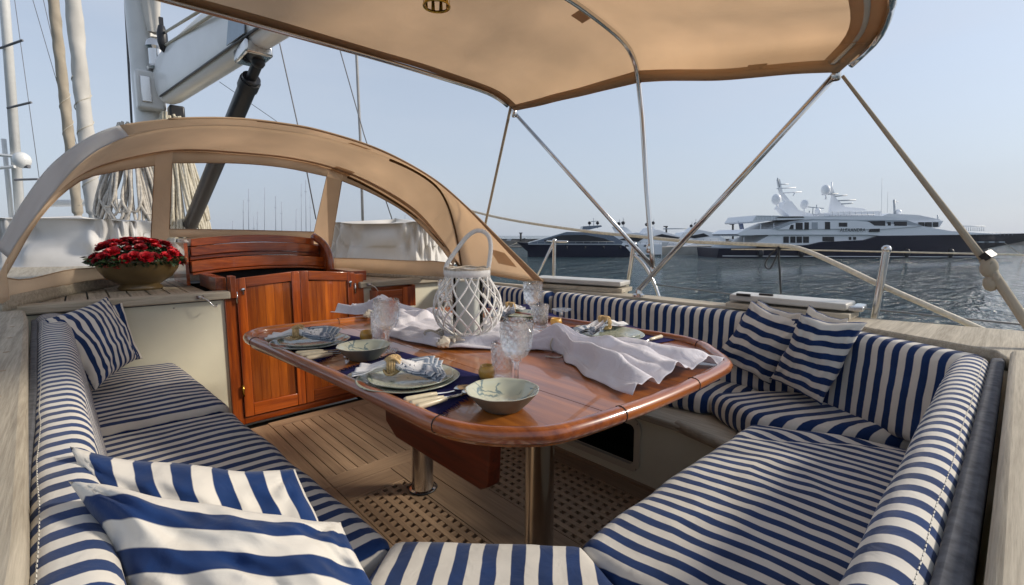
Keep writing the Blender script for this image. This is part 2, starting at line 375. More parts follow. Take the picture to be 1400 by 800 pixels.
build(quadbox([(2.40, .60), (2.25, .39), (2.09, .03), (1.985, .002), (2.205, -.115), (2.46, -.45), (2.60, -.03), (2.51, .44), (2.53, .60)], .770, .813), 'aft_shelf', TEAK['x'], cs, bevel=.006)
# shelf boards (fore-aft seams)
build(quadbox([(2.405, .78), (2.402, .603), (2.53, .603), (2.53, 1.06), (2.53, 1.5), (2.46, 2.1), (2.38, 2.65), (2.36, 3.15), (2.28, 3.15), (2.36, 2.2)], .770, .812), 'cap', TEAK['y'], cs, bevel=.006)
build(quadbox([(2.41, .62), (2.27, .39), (2.10, .02), (2.0, -.01), (2.2, -.1), (2.44, -.4), (2.56, -.02), (2.50, .44), (2.50, .9), (2.48, 1.6), (2.42, 2.1), (2.34, 3.15), (2.29, 3.15), (2.37, 2.2), (2.415, .78)], -.1, .769), 'wall', CREAM, cs)

# ------------------------------------------------------------------ cockpit sole
sole = G().box(-.3, 2.4, -.1, 3.3, -.12, -.05)
sole = struct(sole, 'cockpit_sole', SEAM)
def board(x0, x1, y0, y1, m, z1=0.0, z0=-.045, par=None, name='board', bev=.0015):
    return build(G().box(x0, x1, y0, y1, z0, z1), name, m, par or sole, bevel=bev, bseg=1)
# planked panel in front of the doors
px0, px1, py0, py1 = .80, 1.30, 2.20, 3.02
nP = 9; pw = (px1 - px0) / nP
for i in range(nP): board(px0 + i * pw + .002, px0 + (i + 1) * pw - .002, py0, py1, SOLE['y'], name='plank')
board(.36, .797, 2.1, 3.10, SOLE['y']); board(px1 + .003, 1.9, 2.2, 3.02, SOLE['y'])
board(.80, 1.9, 3.023, 3.12, SOLE['x']); board(.80, 1.9, 2.08, 2.197, SOLE['x'])
board(.36, .797, .5, 2.097, SOLE['y']); 
board(1.085, 1.2, .5, 2.077, SOLE['y']); board(1.203, 1.32, .5, 2.077, SOLE['y']); board(1.77, 1.9, .5, 2.077, SOLE['y'])
board(.80, 1.082, 1.93, 2.077, SOLE['x']); board(1.323, 1.767, 1.98, 2.077, SOLE['x'])
board(.80, 1.082, .5, .93, SOLE['x']); board(1.323, 1.767, .5, .80, SOLE['x'])
def grating(x0, x1, y0, y1, label):
    r = root('floor_grating', ((x0 + x1) / 2, (y0 + y1) / 2, -.03), label, 'floor grating')
    p = .0445; b = .023
    nx = max(1, round((x1 - x0) / p)); ny = round((y1 - y0) / p)
    sx = (x1 - x0) / nx; sy = (y1 - y0) / ny
    for i in range(nx + 1):
        c = x0 + i * sx; build(G().box(max(x0, c - b / 2), min(x1, c + b / 2), y0, y1, -.022, -.001), 'bar', SOLE['y'], r)
    for j in range(ny + 1):
        c = y0 + j * sy; build(G().box(x0, x1, max(y0, c - b / 2), min(y1, c + b / 2), -.0235, -.0022), 'crossbar', SOLE['x'], r)
grating(.80, 1.082, .933, 1.927, 'narrower teak floor grating on the port side of the table legs')
grating(1.323, 1.767, .803, 1.977, 'wider teak floor grating on the starboard side of the table legs')

# ------------------------------------------------------------------ benches
bp_ = root('bench', (.15, 2, 0), 'cream bench base along the left side of the cockpit under striped cushions', 'bench')
build(quadbox([(-.16, .0), (.30, .0), (.40, .85), (.34, 3.19), (-.16, 3.19)], -.04, .33), 'base', CREAM, bp_)
build(quadbox([(-.14, .0), (.36, .0), (.44, .9), (.37, 3.19), (-.17, 3.19)], .332, .365), 'seat_board', TEAK['y'], bp_, bevel=.008)
ba_ = root('bench', (1.2, .3, 0), 'cream bench base along the aft side nearest the camera on the right', 'bench')
build(quadbox([(.31, .01), (2.0, .01), (1.95, .50), (1.80, .58), (.62, .58), (.41, .85)], -.04, .329), 'base', CREAM, ba_)
build(quadbox([(.37, .01), (2.03, .01), (2.02, .56), (1.74, .60), (.70, .60), (.45, .88)], .331, .364), 'seat_board', TEAK['x'], ba_, bevel=.008)
bs_ = root('bench', (2.1, 2, 0), 'cream bench base under the starboard seat with a framed locker opening', 'bench')
# front panel with an opening
X0 = 1.87
wa, wb_ = UX(853, 632, X0), UX(857, 580, X0)
wy0, wy1, wz0, wz1 = 1.16, 1.66, .085, .285
g = G()
for (a, b, c, d) in [(.6, wy0, -.04, .329), (wy1, 3.19, -.04, .329), (wy0, wy1, -.04, wz0), (wy0, wy1, wz1, .329)]: g.box(X0, X0 + .02, a, b, c, d)
build(g, 'front_panel', CREAM, bs_)
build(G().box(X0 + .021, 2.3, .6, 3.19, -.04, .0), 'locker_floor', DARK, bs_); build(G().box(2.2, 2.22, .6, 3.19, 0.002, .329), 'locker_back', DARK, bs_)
def rrect(y0, y1, z0, z1, r, n=5):
    o = []
    for cy, cz, a0 in [(y1 - r, z1 - r, 0), (y0 + r, z1 - r, 90), (y0 + r, z0 + r, 180), (y1 - r, z0 + r, 270)]:
        for k in range(n + 1):
            q = math.radians(a0 + 90 * k / n); o.append((cy + r * math.cos(q), cz + r * math.sin(q)))
    return o
def ringplate(outer, inner, x0, x1):
    g = G(); n = len(outer)
    vs = [(x0, a, b) for a, b in outer] + [(x0, a, b) for a, b in inner] + [(x1, a, b) for a, b in outer] + [(x1, a, b) for a, b in inner]
    fs = []
    for i in range(n):
        j = (i + 1) % n
        fs += [(i, j, n + j, n + i), (2 * n + i, 2 * n + j, 3 * n + j, 3 * n + i), (i, j, 2 * n + j, 2 * n + i), (n + i, n + j, 3 * n + j, 3 * n + i)]
    return g.add(vs, fs)
build(ringplate(rrect(wy0 - .03, wy1 + .03, wz0 - .03, wz1 + .03, .045), rrect(wy0 + .002, wy1 - .002, wz0 + .002, wz1 - .002, .025), X0 - .012, X0 + .004), 'locker_frame', plain('cream_plastic', (.55, .50, .40), .4), bs_)
for a, b in [(wy0 - .014, wz0 - .012), (wy0 - .014, wz1 + .012), (wy1 + .014, wz0 - .012), (wy1 + .014, wz1 + .012)]:
    build(G().ball((X0 - .012, a, b), .004, n=8), 'screw', CHROME, bs_, smooth=True)
build(quadbox([(1.78, .60), (2.06, .58), (2.32, .62), (2.30, 3.19), (1.82, 3.19), (1.83, .95)], .333, .366), 'seat_board', TEAK['y'], bs_, bevel=.008)
build(G().tube([(1.745, .63, .355), (1.80, .72, .352), (1.855, .95, .350)], .024, 10), 'rounded_nosing', TEAK['y'], bs_, smooth=True)
build(G().box(X0 - .02, X0, .6, 3.19, -.04, .012), 'skirting', SOLE['y'], bs_)

# ------------------------------------------------------------------ cushions
def cushion(name, label, quad, z0, z1, sdir, group, r=.04, bulge=.018, lean=(0, 0), mat=STR, taper=None, seed=0, ph=0.0, noise_a=.007, step=.028, cat='cushion', sfun=None, wedge=None, crease=0.0, fold=None, stitch=None):
    q = [V((*p, 0)) for p in quad]           # p00 p10 p11 p01
    LX = ((q[1] - q[0]).length + (q[2] - q[3]).length) / 2; LY = ((q[3] - q[0]).length + (q[2] - q[1]).length) / 2; LZ = z1 - z0
    nx, ny, nzs = max(12, int(LX / step)), max(12, int(LY / step)), max(12, int(LZ / .018))
    h = V((LX / 2, LY / 2, LZ / 2)); r = min(r, LZ / 2 * .98, LX / 2 * .98, LY / 2 * .98)
    def ax(n, hh):    # denser towards the ends
        return [hh * math.sin(math.pi / 2 * (2 * i / n - 1)) * .35 + hh * (2 * i / n - 1) * .65 for i in range(n + 1)]
    AX = [ax(nx, h.x), ax(ny, h.y), ax(nzs, h.z)]
    vs = []; fs = []; idx = {}
    def vid(p):
        k = tuple(round(c, 6) for c in p)
        if k not in idx: idx[k] = len(vs); vs.append(V(p))
        return idx[k]
    for a in range(3):
        b, c = [(1, 2), (2, 0), (0, 1)][a]
        for s in (-1, 1):
            for i in range(len(AX[b]) - 1):
                for j in range(len(AX[c]) - 1):
                    f = []
                    for (ii, jj) in [(i, j), (i + 1, j), (i + 1, j + 1), (i, j + 1)]:
                        p = [0, 0, 0]; p[a] = s * h[a]; p[b] = AX[b][ii]; p[c] = AX[c][jj]; f.append(vid(p))
                    fs.append(f)
    W = []; st = []
    sd_ = V((*sdir, 0)).normalized() if not sfun else None
    def MP(p):
        p = V(p); e = V([max(-(h[k] - r), min(h[k] - r, p[k])) for k in range(3)]); d = p - e
        if d.length > 1e-7: p = e + d.normalized() * r
        u, v = p.x / (2 * h.x) + .5, p.y / (2 * h.y) + .5
        xy = q[0].lerp(q[1], u).lerp(q[3].lerp(q[2], u), v)
        eu, ev = max(0, 1 - (2 * u - 1) ** 2), max(0, 1 - (2 * v - 1) ** 2)
        z = z0 + h.z + p.z
        z += bulge * math.sqrt(max(0, eu * ev)) * (p.z / h.z)
        P = V((xy.x + lean[0] * (z - z0), xy.y + lean[1] * (z - z0), z))
        if wedge: P += V((wedge[1], wedge[2], 0)) * ((u if wedge[0] == 'u' else v) * (1 - max(0, min(1, (z - z0) / (z1 - z0)))))
        w1 = noise.noise_vector(P * 5 + V((seed, seed * 2.3, 0))); w2 = noise.noise_vector(P * 14 + V((seed, 0, 3)))
        P0 = P.copy(); P = P + w1 * noise_a + w2 * noise_a * .35
        tope = max(0, p.z / h.z)
        P.z -= crease * abs(noise.noise(V((P0.x * 4.5 + seed, P0.y * 4.5, 1)))) ** .6 * tope * math.sqrt(max(0, eu * ev)) * .8
        if fold:
            (ax_, ay_), (bx_, by_), dp, wd = fold; A_ = V((ax_, ay_)); B_ = V((bx_, by_)); dB = B_ - A_; nn_ = V((-dB.y, dB.x)).normalized()
            dist = (V((P0.x, P0.y)) - A_).dot(nn_) + .02 * math.sin(P0.x * 9); tt = (V((P0.x, P0.y)) - A_).dot(dB) / dB.dot(dB); m_ = max(0, min(1, 1 - abs(tt - .5) * 2 + .5))
            P.z += (-dp * math.exp(-(dist / wd) ** 2) + dp * .6 * math.exp(-((dist - wd * 2) / (wd * 1.5)) ** 2)) * tope * m_
        return P, P0
    for p in vs:
        P, P0 = MP(p); W.append(P); st.append((sfun(P0) if sfun else P0.dot(sd_)) + ph + 50)
    g = G(); g.add(W, fs, st)
    c = sum((p for p in q), V((0, 0, 0))) / 4; c.z = z0
    o = build(g, name, mat, None, smooth=True, origin=c)
    if stitch:
        axs, fr = stitch; g = G(); nst = int((LY if axs == 'y' else LX) / .011)
        for i in range(4, nst - 4):
            ps = []
            for t in (.1, .72):
                t = (i + t) / nst * 2 - 1
                b_ = (fr * h.x, t * h.y, h.z) if axs == 'y' else (t * h.x, fr * h.y, h.z)
                ps.append(MP(b_)[0] + V((0, 0, .0006)))
            g.tube(ps, .0009, 4, cap=False)
        build(g, 'stitching', STG, o)
    return tag(o, label, cat, group)
STG = plain('white_thread', (.7, .68, .62), .8)
SG = 'striped seat cushions round the cockpit'; BG = 'striped back cushions round the cockpit'
cushion('seat_cushion', 'port seat cushion running forward under the left pillow to the cream panel', [(-.07, 2.17), (.425, 2.17), (.36, 3.17), (-.12, 3.17)], .366, .475, (0, 1), SG, crease=.010, seed=1, ph=.028, mat=STRM)
cushion('seat_cushion', 'port seat cushion beside the two big foreground pillows, next to the corner piece', [(-.02, .95), (.50, .93), (.425, 2.16), (-.07, 2.16)], .366, .462, (0, 1), SG, crease=.010, seed=2, r=.045, mat=STRM)
dd = V((.66, .76, 0))
# corner cushion, five sided: made from a quad whose front edge is the chamfer
cushion('seat_cushion', 'small corner seat cushion at the bottom centre with stripes running towards the camera', [(.03, .62), (.60, .0), (.815, .640), (.500, .955)], .366, .462, (.70, -.71), SG, crease=.01, seed=3, r=.036, mat=STRW)
cushion('seat_cushion', 'largest aft seat cushion on the right with stripes slanting down to the right', [(.745, .14), (2.03, .14), (1.83, .655), (.790, .648)], .367, .466, (1, .05), SG, seed=4, r=.042, bulge=.026, sfun=lambda P: P.x + .06 * P.y, crease=.012, fold=((1.66, .62), (1.98, .16), .013, .022), step=.018)
cushion('seat_cushion', 'corner seat cushion in front of the two starboard pillows', [(1.86, .64), (2.16, .10), (2.42, .62), (2.02, .90)], .368, .472, (.5, .87), SG, crease=.01, seed=5, r=.045, bulge=.02)
cushion('seat_cushion', 'starboard seat cushion mostly hidden behind the table edge', [(2.0, .90), (2.36, .74), (2.30, 3.17), (1.80, 3.17)], .366, .462, (0, 1), SG, crease=.010, seed=6)
cushion('back_cushion', 'long back cushion along the left coaming with its top in the sun', [(-.062, .35), (.012, .35), (-.045, 2.9), (-.148, 2.9)], .44, .812, (0, 1), BG, seed=7, r=.034, bulge=.0, noise_a=.003, wedge=('u', .05, 0), step=.02, stitch=('y', -.72))
cushion('back_cushion', 'short back cushion end against the cream panel in the far left corner', [(-.150, 2.91), (-.05, 2.91), (-.06, 3.17), (-.17, 3.17)], .44, .80, (0, 1), BG, seed=8, r=.04, bulge=0, noise_a=.004)
cushion('back_cushion', 'aft back cushion along the right coaming with stripes across its rolled top', [(.32, .033), (2.00, .030), (1.97, .112), (.32, .100)], .44, .812, (1, 0), BG, seed=9, r=.040, bulge=.0, noise_a=.003, wedge=('v', 0, .07), step=.02, stitch=('x', -.72))
cushion('back_cushion', 'wide back cushion across the starboard aft corner right of the pillows', [(1.99, .12), (2.085, .055), (2.33, .50), (2.24, .56)], .455, .795, (.48, .87), BG, seed=10, r=.04, bulge=.0, noise_a=.003, lean=(.0, -.12))
cushion('back_cushion', 'long starboard back cushion behind the table between lantern and pillows', [(2.27, .60), (2.39, .56), (2.355, 2.06), (2.235, 2.06)], .44, .805, (0, 1), BG, seed=11, r=.045, bulge=.0, noise_a=.004)
cushion('back_cushion', 'forward starboard back cushion seen behind the crystal glasses and lantern', [(2.22, 2.07), (2.34, 2.07), (2.27, 3.16), (2.15, 3.16)], .44, .805, (0, 1), BG, seed=12, r=.045, bulge=.0, noise_a=.004)
# dark backing cloth strips between cushion and coaming
tag(build(quadbox([(-.078, .3), (-.060, .3), (-.090, 1.5), (-.145, 2.9), (-.165, 2.9), (-.108, 1.5)], .5, .806), 'backing_cloth', GREYC, None, origin=(-.1, 1.5, .5), bevel=.005), 'dark charcoal backing cloth strip along the left coaming', 'backing cloth')
tag(build(quadbox([(.3, .004), (2.02, .004), (2.0, .034), (.3, .036)], .5, .806), 'backing_cloth', GREYC, None, origin=(1.1, .02, .5), bevel=.008), 'grey backing cloth strip along the right coaming', 'backing cloth')

# ------------------------------------------------------------------ pillows
def pillow(label, cs, th, along='u', seed=0, group='striped scatter pillows', ph=0, mat=None, wa=1.0):
    P = [V(c) for c in cs]                   # TL TR BR BL
    nrm = ((P[1] - P[0]) + (P[2] - P[3])).cross((P[0] - P[3]) + (P[1] - P[2])).normalized()
    n = 60; g = G(); L_ = (P[1] - P[0]).length; Hh = (P[0] - P[3]).length
    def pt(u, v, side):
        a, b = 2 * u - 1, 2 * v - 1
        a2 = a * (1 - .085 * (1 - b * b)); b2 = b * (1 - .085 * (1 - a * a))
        uu, vv = (a2 + 1) / 2, (b2 + 1) / 2
        p = P[0].lerp(P[1], uu).lerp(P[3].lerp(P[2], uu), vv)
        t = th * (max(0, 1 - a * a) ** .38) * (max(0, 1 - b * b) ** .38)
        q = V((a * 3, b * 3, seed + side * 5))
        wr = noise.noise(q * .8) * .020 + noise.noise(q * 2.2) * .005 - abs(noise.noise(q * 1.2 + V((7, 2, 1)))) * .012
        edge = min(1, (1 - max(abs(a), abs(b))) * 5)
        # creases radiating from the corners
        cr = 0
        for (ca_, cb_) in ((-1, -1), (1, -1), (1, 1), (-1, 1)):
            rr = math.hypot(a - ca_, b - cb_); an = math.atan2(b - cb_, a - ca_); cr += math.sin(an * 14 + seed) * math.exp(-rr * 2.4) * .011
        t = t + (wr + cr) * edge * wa
        w = noise.noise_vector(V((a * 2, b * 2, seed + 9))) * .008
        return p + nrm * side * max(t, .001) + w
    for side in (1, -1):
        if along == 'u': s = lambda u, v: v * Hh + ph + 20
        else: s = lambda u, v: u * L_ + ph + 20
        g.grid(lambda u, v: pt(u, v, side), n, n, st=s)
    c = sum(P, V((0, 0, 0))) / 4
    # piping round the edge joins the two faces
    o = build(g, 'pillow', mat or STRP, None, smooth=True, origin=c)
    bm = bmesh.new(); bm.from_mesh(o.data); bmesh.ops.remove_doubles(bm, verts=bm.verts, dist=.0025); bmesh.ops.recalc_face_normals(bm, faces=bm.faces); bm.to_mesh(o.data); bm.free()
    for p in o.data.polygons: p.use_smooth = True
    return tag(o, label, 'pillow', group)
pillow('foremost pillow at bottom left with broad stripes running left to right', [UZ(96, 656, .845), UZ(464, 716, .735), (.325, .44, .50), (.05, .54, .60)], .10, 'u', 1, ph=.022, mat=STRP1)
pillow('pillow standing just behind the foremost one, its stripes running up and down', [UZ(93, 612, .83), UZ(404, 640, .735), (.34, .74, .49), (.02, .84, .50)], .088, 'v', 2)
pillow('pillow leaning in the far left corner against the cream panel', [UZ(60, 436, .83), UZ(146, 405, .86), UZ(190, 489, .60), UZ(130, 537, .53)], .06, 'v', 3, wa=.5)
pillow('pillow almost hidden behind the far left corner pillow', [(-.10, 2.99, .80), (.16, 3.13, .83), (.22, 3.13, .52), (-.06, 3.0, .50)], .03, 'v', 8, wa=.5)
pillow('left one of the two pillows in the starboard corner, nearer the table', [UZ(1026, 411, .87), UZ(1108, 440, .82), UZ(1053, 527, .50), UZ(978, 490, .58)], .05, 'u', 4, wa=.5)
pillow('right one of the two front pillows in the starboard corner', [UZ(1096, 430, .865), UZ(1187, 441, .845), UZ(1124, 557, .50), UZ(1051, 517, .545)], .05, 'u', 5, wa=.5)
pillow('pillow whose tip shows behind the left starboard pillow', [UZ(1036, 409, .87), UZ(1098, 430, .85), (2.27, .66, .52), (2.32, .90, .52)], .03, 'u', 6, wa=.5)
pillow('pillow whose tip shows between the two starboard pillows', [UZ(1106, 417, .87), UZ(1160, 436, .85), (2.22, .48, .5), (2.30, .68, .5)], .03, 'u', 7, wa=.5)

# ------------------------------------------------------------------ coachroof deck, bulkhead, doors, hatch
cr = struct(G().box(-.62, .60, 3.262, 4.61, .70, .80).box(.60, 1.50, 4.35, 4.61, .70, .80).box(1.50, 2.42, 3.262, 4.61, .70, .80), 'coachroof_deck', SEAM)
def teakstrip(x, x2, y0, y1):
    build(G().box(x, x2, y0, y1, .79, .83), 'plank', TEAK['y'], cr, bevel=.0015, bseg=1)
i = 0; x = -.60
while x < .55: teakstrip(x + .004, min(x + .086, .60), 3.262, 4.6); x += .09
x = 1.56
while x < 2.30: teakstrip(x + .004, x + .086, 3.262, 4.6); x += .09
# trunk walls further forward and foredeck so that nothing ends in the air
struct(G().box(-.5, 2.35, 4.62, 12, .5, .86), 'foredeck_trunk', TEAK['y'])
bk = root('cabin_bulkhead', (.9, 3.2, 0), 'aft cabin bulkhead with cream panels either side of the mahogany doors', 'bulkhead')
build(G().box(-.25, .625, 3.20, 3.24, .0, .795), 'cream_panel', CREAM, bk)
build(G().box(1.50, 2.36, 3.20, 3.24, .0, .79), 'cream_panel', CREAM, bk)
build(G().box(-.24, .622, 3.196, 3.1995, .788, .7945), 'sealant_line', GREYC, bk)
for x_ in (.10, .38, .585): build(G().ball((x_, 3.199, .765), .0045, n=8), 'screw', CHROME, bk, smooth=True)
build(G().box(-.35, .655, 3.155, 3.258, .797, .842), 'coaming_board', TEAK['x'], bk, bevel=.008)
build(G().box(1.46, 2.30, 3.155, 3.258, .797, .842), 'coaming_board', TEAK['x'], bk, bevel=.008)
build(G().box(.626, .688, 3.185, 3.24, .0, .796), 'post', MAH['z'], bk, bevel=.004)
build(G().box(.657, .688, 3.16, 3.24, .798, .93), 'post', MAH['z'], bk, bevel=.003)
build(G().box(1.432, 1.499, 3.185, 3.24, .0, .90), 'post', MAH['z'], bk, bevel=.004)
build(G().box(.689, 1.431, 3.192, 3.24, .0, .045), 'sill', MAH['x'], bk, bevel=.004)
# door (frame, five boards, hinges, latch)
def arch(x): return .94 - .03 * ((x - 1.06) / .37) ** 2
def door(x0, x1, hinge_left):
    r = tag(bpy.data.objects.new('door', None)); COL.objects.link(r); r.parent = bk; r.location = (0, 0, 0)
    fw = .052; y0, y1 = 3.175, 3.20
    build(G().prism([(x0, y0, .05), (x0 + fw, y0, .05), (x0 + fw, y0, arch(x0 + fw)), (x0, y0, arch(x0))], (0, y1 - y0, 0)), 'stile', MAH['z'], r, bevel=.003)
    build(G().prism([(x1 - fw, y0, .05), (x1, y0, .05), (x1, y0, arch(x1)), (x1 - fw, y0, arch(x1 - fw))], (0, y1 - y0, 0)), 'stile', MAH['z'], r, bevel=.003)
    xa, xb = x0 + fw + .0008, x1 - fw - .0008
    build(G().prism([(xa, y0 + .001, arch(xa) - .06), (xb, y0 + .001, arch(xb) - .06), (xb, y0 + .001, arch(xb) - .001), (xa, y0 + .001, arch(xa) - .001)], (0, .023, 0)), 'rail', MAH['x'], r, bevel=.003)
    build(G().box(xa, xb, y0 + .001, y1 - .001, .051, .13), 'rail', MAH['x'], r, bevel=.003)
    n = 5; wv = (xb - xa) / n
    for i in range(n):
        build(G().box(xa + i * wv + .0003, xa + (i + 1) * wv - .0003, y0 + .011, y1 - .003, .1305, arch((xa + xb) / 2) - .062), 'board', MAHB, r, bevel=.0008, bseg=1)
    hx = x0 if hinge_left else x1
    for z in (.80, .22):
        build(G().tube([(hx, y0 - .004, z - .035), (hx, y0 - .004, z + .035)], .006, 8), 'hinge', BRASS if z < .5 else CHROME, r, smooth=True)
    lx = x0 + .035 if hinge_left else x1 - .035
    build(G().lathe([(.0, -.012), (.010, -.010), (.013, -.004), (.013, 0)], (lx, y0, .845), 12, axis=Matrix(((1, 0, 0), (0, 0, 1), (0, 1, 0)))).box(lx - .004, lx + .004, y0 - .008, y0 - .002, .815, .845), 'latch', CHROME, r, smooth='auto')
door(.690, 1.059, True); door(1.061, 1.430, False)
# opening behind the doors
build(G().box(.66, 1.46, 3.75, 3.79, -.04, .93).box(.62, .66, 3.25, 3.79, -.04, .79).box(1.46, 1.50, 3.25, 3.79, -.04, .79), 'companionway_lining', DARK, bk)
hg = root('sliding_hatch', (.95, 3.9, .83), 'varnished mahogany sliding hatch of stacked curved boards above the doors', 'hatch')
def curved(x0, x1, y0, y1, z0, z1, m, name, cw=.03, par=hg, bev=.004):
    n = 14; g = G(); vs = []
    c = (x0 + x1) / 2; hw = (x1 - x0) / 2
    for i in range(n + 1):
        x = lerp(x0, x1, i / n); k = -cw * ((x - c) / hw) ** 2; kb = -.05 * ((x - c) / hw) ** 2
        vs += [(x, y0 - kb, z0 + k), (x, y1 - kb, z0 + k), (x, y1 - kb, z1 + k), (x, y0 - kb, z1 + k)]
    fs = [(0, 1, 2, 3), (4 * n + 3, 4 * n + 2, 4 * n + 1, 4 * n)]
    for i in range(n):
        for k in range(4): fs.append((4 * i + k, 4 * (i + 1) + k, 4 * (i + 1) + (k + 1) % 4, 4 * i + (k + 1) % 4))
    return build(g.add(vs, fs), name, m, par, smooth='auto', bevel=bev)
curved(.58, 1.40, 3.78, 4.34, 1.125, 1.175, MAH['x'], 'board')
curved(.57, 1.42, 3.74, 4.34, 1.060, 1.121, MAH['x'], 'board')
curved(.565, 1.43, 3.765, 4.34, 1.032, 1.057, MAH['x'], 'board')
curved(.56, 1.44, 3.69, 4.34, .955, 1.028, MAH['x'], 'board')
curved(.56, 1.44, 3.67, 4.34, .935, .952, MAH['x'], 'board')
for sx, c in ((1, 1.455), (-1, .535)):
    if sx < 0: build(G().box(c, c + .02, 3.80, 4.34, .835, 1.12), 'side_board', MAH['y'], hg); continue
    pr = smoothc([(c, 3.66, .84), (c, 3.665, 1.0), (c - .02 * sx, 3.72, 1.10), (c - .07 * sx, 3.80, 1.165)], 12)
    build(G().tube(pr, .028, 8), 'side_post', MAH['z'], hg, smooth=True)
    build(G().box(min(c, c - sx * .02), max(c, c - sx * .02) + .0, 3.70, 4.34, .835, 1.10), 'side_board', MAH['y'], hg)
build(G().box(.60, .657, 3.262, 3.75, .832, .918), 'rail_box', MAH['y'], hg, bevel=.004)
build(G().box(1.44, 1.56, 3.262, 3.66, .843, .915), 'rail_box', MAH['x'], hg, bevel=.004)
build(G().box(1.44, 1.50, 3.245, 3.261, .80, .913), 'rail_end', MAH['z'], hg)
# mahogany box on the starboard cream panel
bb = root('binocular_box', (1.72, 3.15, .64), 'small open mahogany box fixed to the cream panel right of the doors', 'box')
build(G().box(1.56, 1.86, 3.10, 3.112, .645, .775), 'front', MAH['x'], bb, bevel=.003)
build(G().box(1.548, 1.56, 3.10, 3.198, .640, .775), 'side', MAH['z'], bb, bevel=.002); build(G().box(1.86, 1.872, 3.10, 3.198, .640, .80), 'side', MAH['z'], bb, bevel=.002)
build(G().box(1.56, 1.86, 3.186, 3.198, .645, .815), 'back', MAH['x'], bb, bevel=.003)
build(G().box(1.76, 1.859, 3.094, 3.099, .645, .79), 'batten', MAH['z'], bb); build(G().box(1.56, 1.86, 3.113, 3.185, .64, .65), 'bottom', MAH['x'], bb)
for k, (x, lab) in enumerate([(.50, 'steel cabin hook hanging on the cream panel beside the left door'), (1.525, 'steel cabin hook above the mahogany box')]):
    r = root('cabin_hook', (x, 3.15, .82), lab, 'hook')
    build(G().box(x - .018, x + .018, 3.148, 3.154, .812, .830), 'plate', CHROME, r)
    e = (x + .075, 3.135, .765)
    build(G().tube(smoothc([(x, 3.144, .822), (x + .03, 3.13, .805), (x + .06, 3.125, .765), e, (x + .08, 3.14, .775)], 14), .0035, 6), 'hook', CHROME, r, smooth=True)
    build(G().ball((x, 3.142, .822), .009, n=10), 'eye', CHROME, r, smooth=True)

# ------------------------------------------------------------------ sprayhood
hd = root('sprayhood', (1.0, 3.2, .83), 'tan canvas sprayhood with clear windows over the companionway', 'sprayhood')
aA, bA = (2.2, .86), (3.2, 1.86); a1, b1 = (2.88, .93), (3.35, 1.86); a2, b2 = (2.88, .92), (4.15, 1.78)
Apx = [(0, 330), (35, 270), (75, 220), (130, 183), (180, 168), (250, 162), (320, 162), (380, 168), (440, 179), (520, 205), (590, 243), (640, 285), (690, 334), (742, 385)]
H1px = [(0, 372), (20, 336), (50, 293), (90, 243), (122, 213), (150, 197), (190, 182), (250, 173), (320, 172), (390, 179), (450, 190), (540, 219), (590, 247), (611, 275), (624, 318), (632, 366)]
H2px = [(12, 345), (60, 280), (110, 240), (160, 222), (235, 208), (320, 211), (390, 218), (449, 231), (500, 252), (560, 289), (600, 328), (632, 368)]
A = smoothc([(-.28, 2.35, .95)] + [UP(x, y, aA, bA) for x, y in Apx], 90)
H1 = smoothc([(-.27, 2.86, .90)] + [UP(x, y, a1, b1) for x, y in H1px], 90)
H2 = smoothc([(-.22, 2.9, .90)] + [UP(x, y, a2, b2) for x, y in H2px], 90)
def crv(C): 
    def f(u):
        t = u * (len(C) - 1); k = min(int(t), len(C) - 2); return C[k].lerp(C[k + 1], t - k)
    return f
fA, f1, f2 = crv(A), crv(H1), crv(H2)
# match by x for the part where both exist, so that u agrees
def byx(C, n=90):
    return C
US = .28
def strip(fa, fb, u0, u1, n=40, m=7, sag=0.0):
    def fn(u, v):
        uu = lerp(u0, u1, u); p = fa(uu).lerp(fb(uu), v)
        p.z += -sag * math.sin(math.pi * v) + noise.noise(V((uu * 9, v * 3, 1))) * .004; return p
    return G().grid(fn, n, m)
build(strip(fA, f1, .055, US), 'side_flap', PALEC, hd, smooth=True, solid=.002)
build(strip(fA, f1, US, 1, 60), 'aft_canvas', TAN, hd, smooth=True, solid=.002)
build(strip(f1, f2, 0, 1, 80, 12, .012), 'top_canvas', TAN, hd, smooth=True, solid=.002)
# webbing along the hoops and edge binding
def webbing(fa, fb, v0, v1, u0, u1, name='webbing', m=TAND, off=-.004, n=70):
    def fn(u, v):
        uu = lerp(u0, u1, u); p = fa(uu).lerp(fb(uu), lerp(v0, v1, v)); c = V((1.0, p.y, .9)); return p + (c - p).normalized() * (-off)
    return build(G().grid(fn, n, 3), name, m, hd, smooth=True, solid=.0015)
webbing(f1, f2, .84, .93, .05, .95)
webbing(fA, f1, .0, .10, .45, .999, 'edge_binding')
BIND = fabric('brown_binding', (.10, .055, .025), 0)
build(G().tube([p + V((0, -.004, 0)) for p in A[30:]], .006, 6), 'edge_piping', TAND, hd, smooth=True)
build(G().tube([p + V((0, -.012, -.012)) for p in H1[8:]], .011, 8), 'hoop_sleeve', BIND, hd, smooth=True) if False else None
build(G().tube([p + V((0, 0, -.014)) for p in H1[62:]], .010, 8), 'hoop', BIND, hd, smooth=True)
build(G().tube([p + V((0, -.01, -.014)) for p in H2[60:]], .010, 8), 'hoop', BIND, hd, smooth=True)
# chafe patches
for f0, g0, u, v in ((fA, f1, .62, .55), (f1, f2, .66, .88), (fA, f1, .955, .30)):
    def fn(a, b, u=u, v=v, f0=f0, g0=g0):
        uu = u + (a - .5) * .035; p = f0(uu).lerp(g0(uu), v + (b - .5) * .25); c = V((1.0, p.y, .9)); return p + (c - p).normalized() * .006
    build(G().grid(fn, 6, 4), 'chafe_patch', TAND, hd, smooth=True)
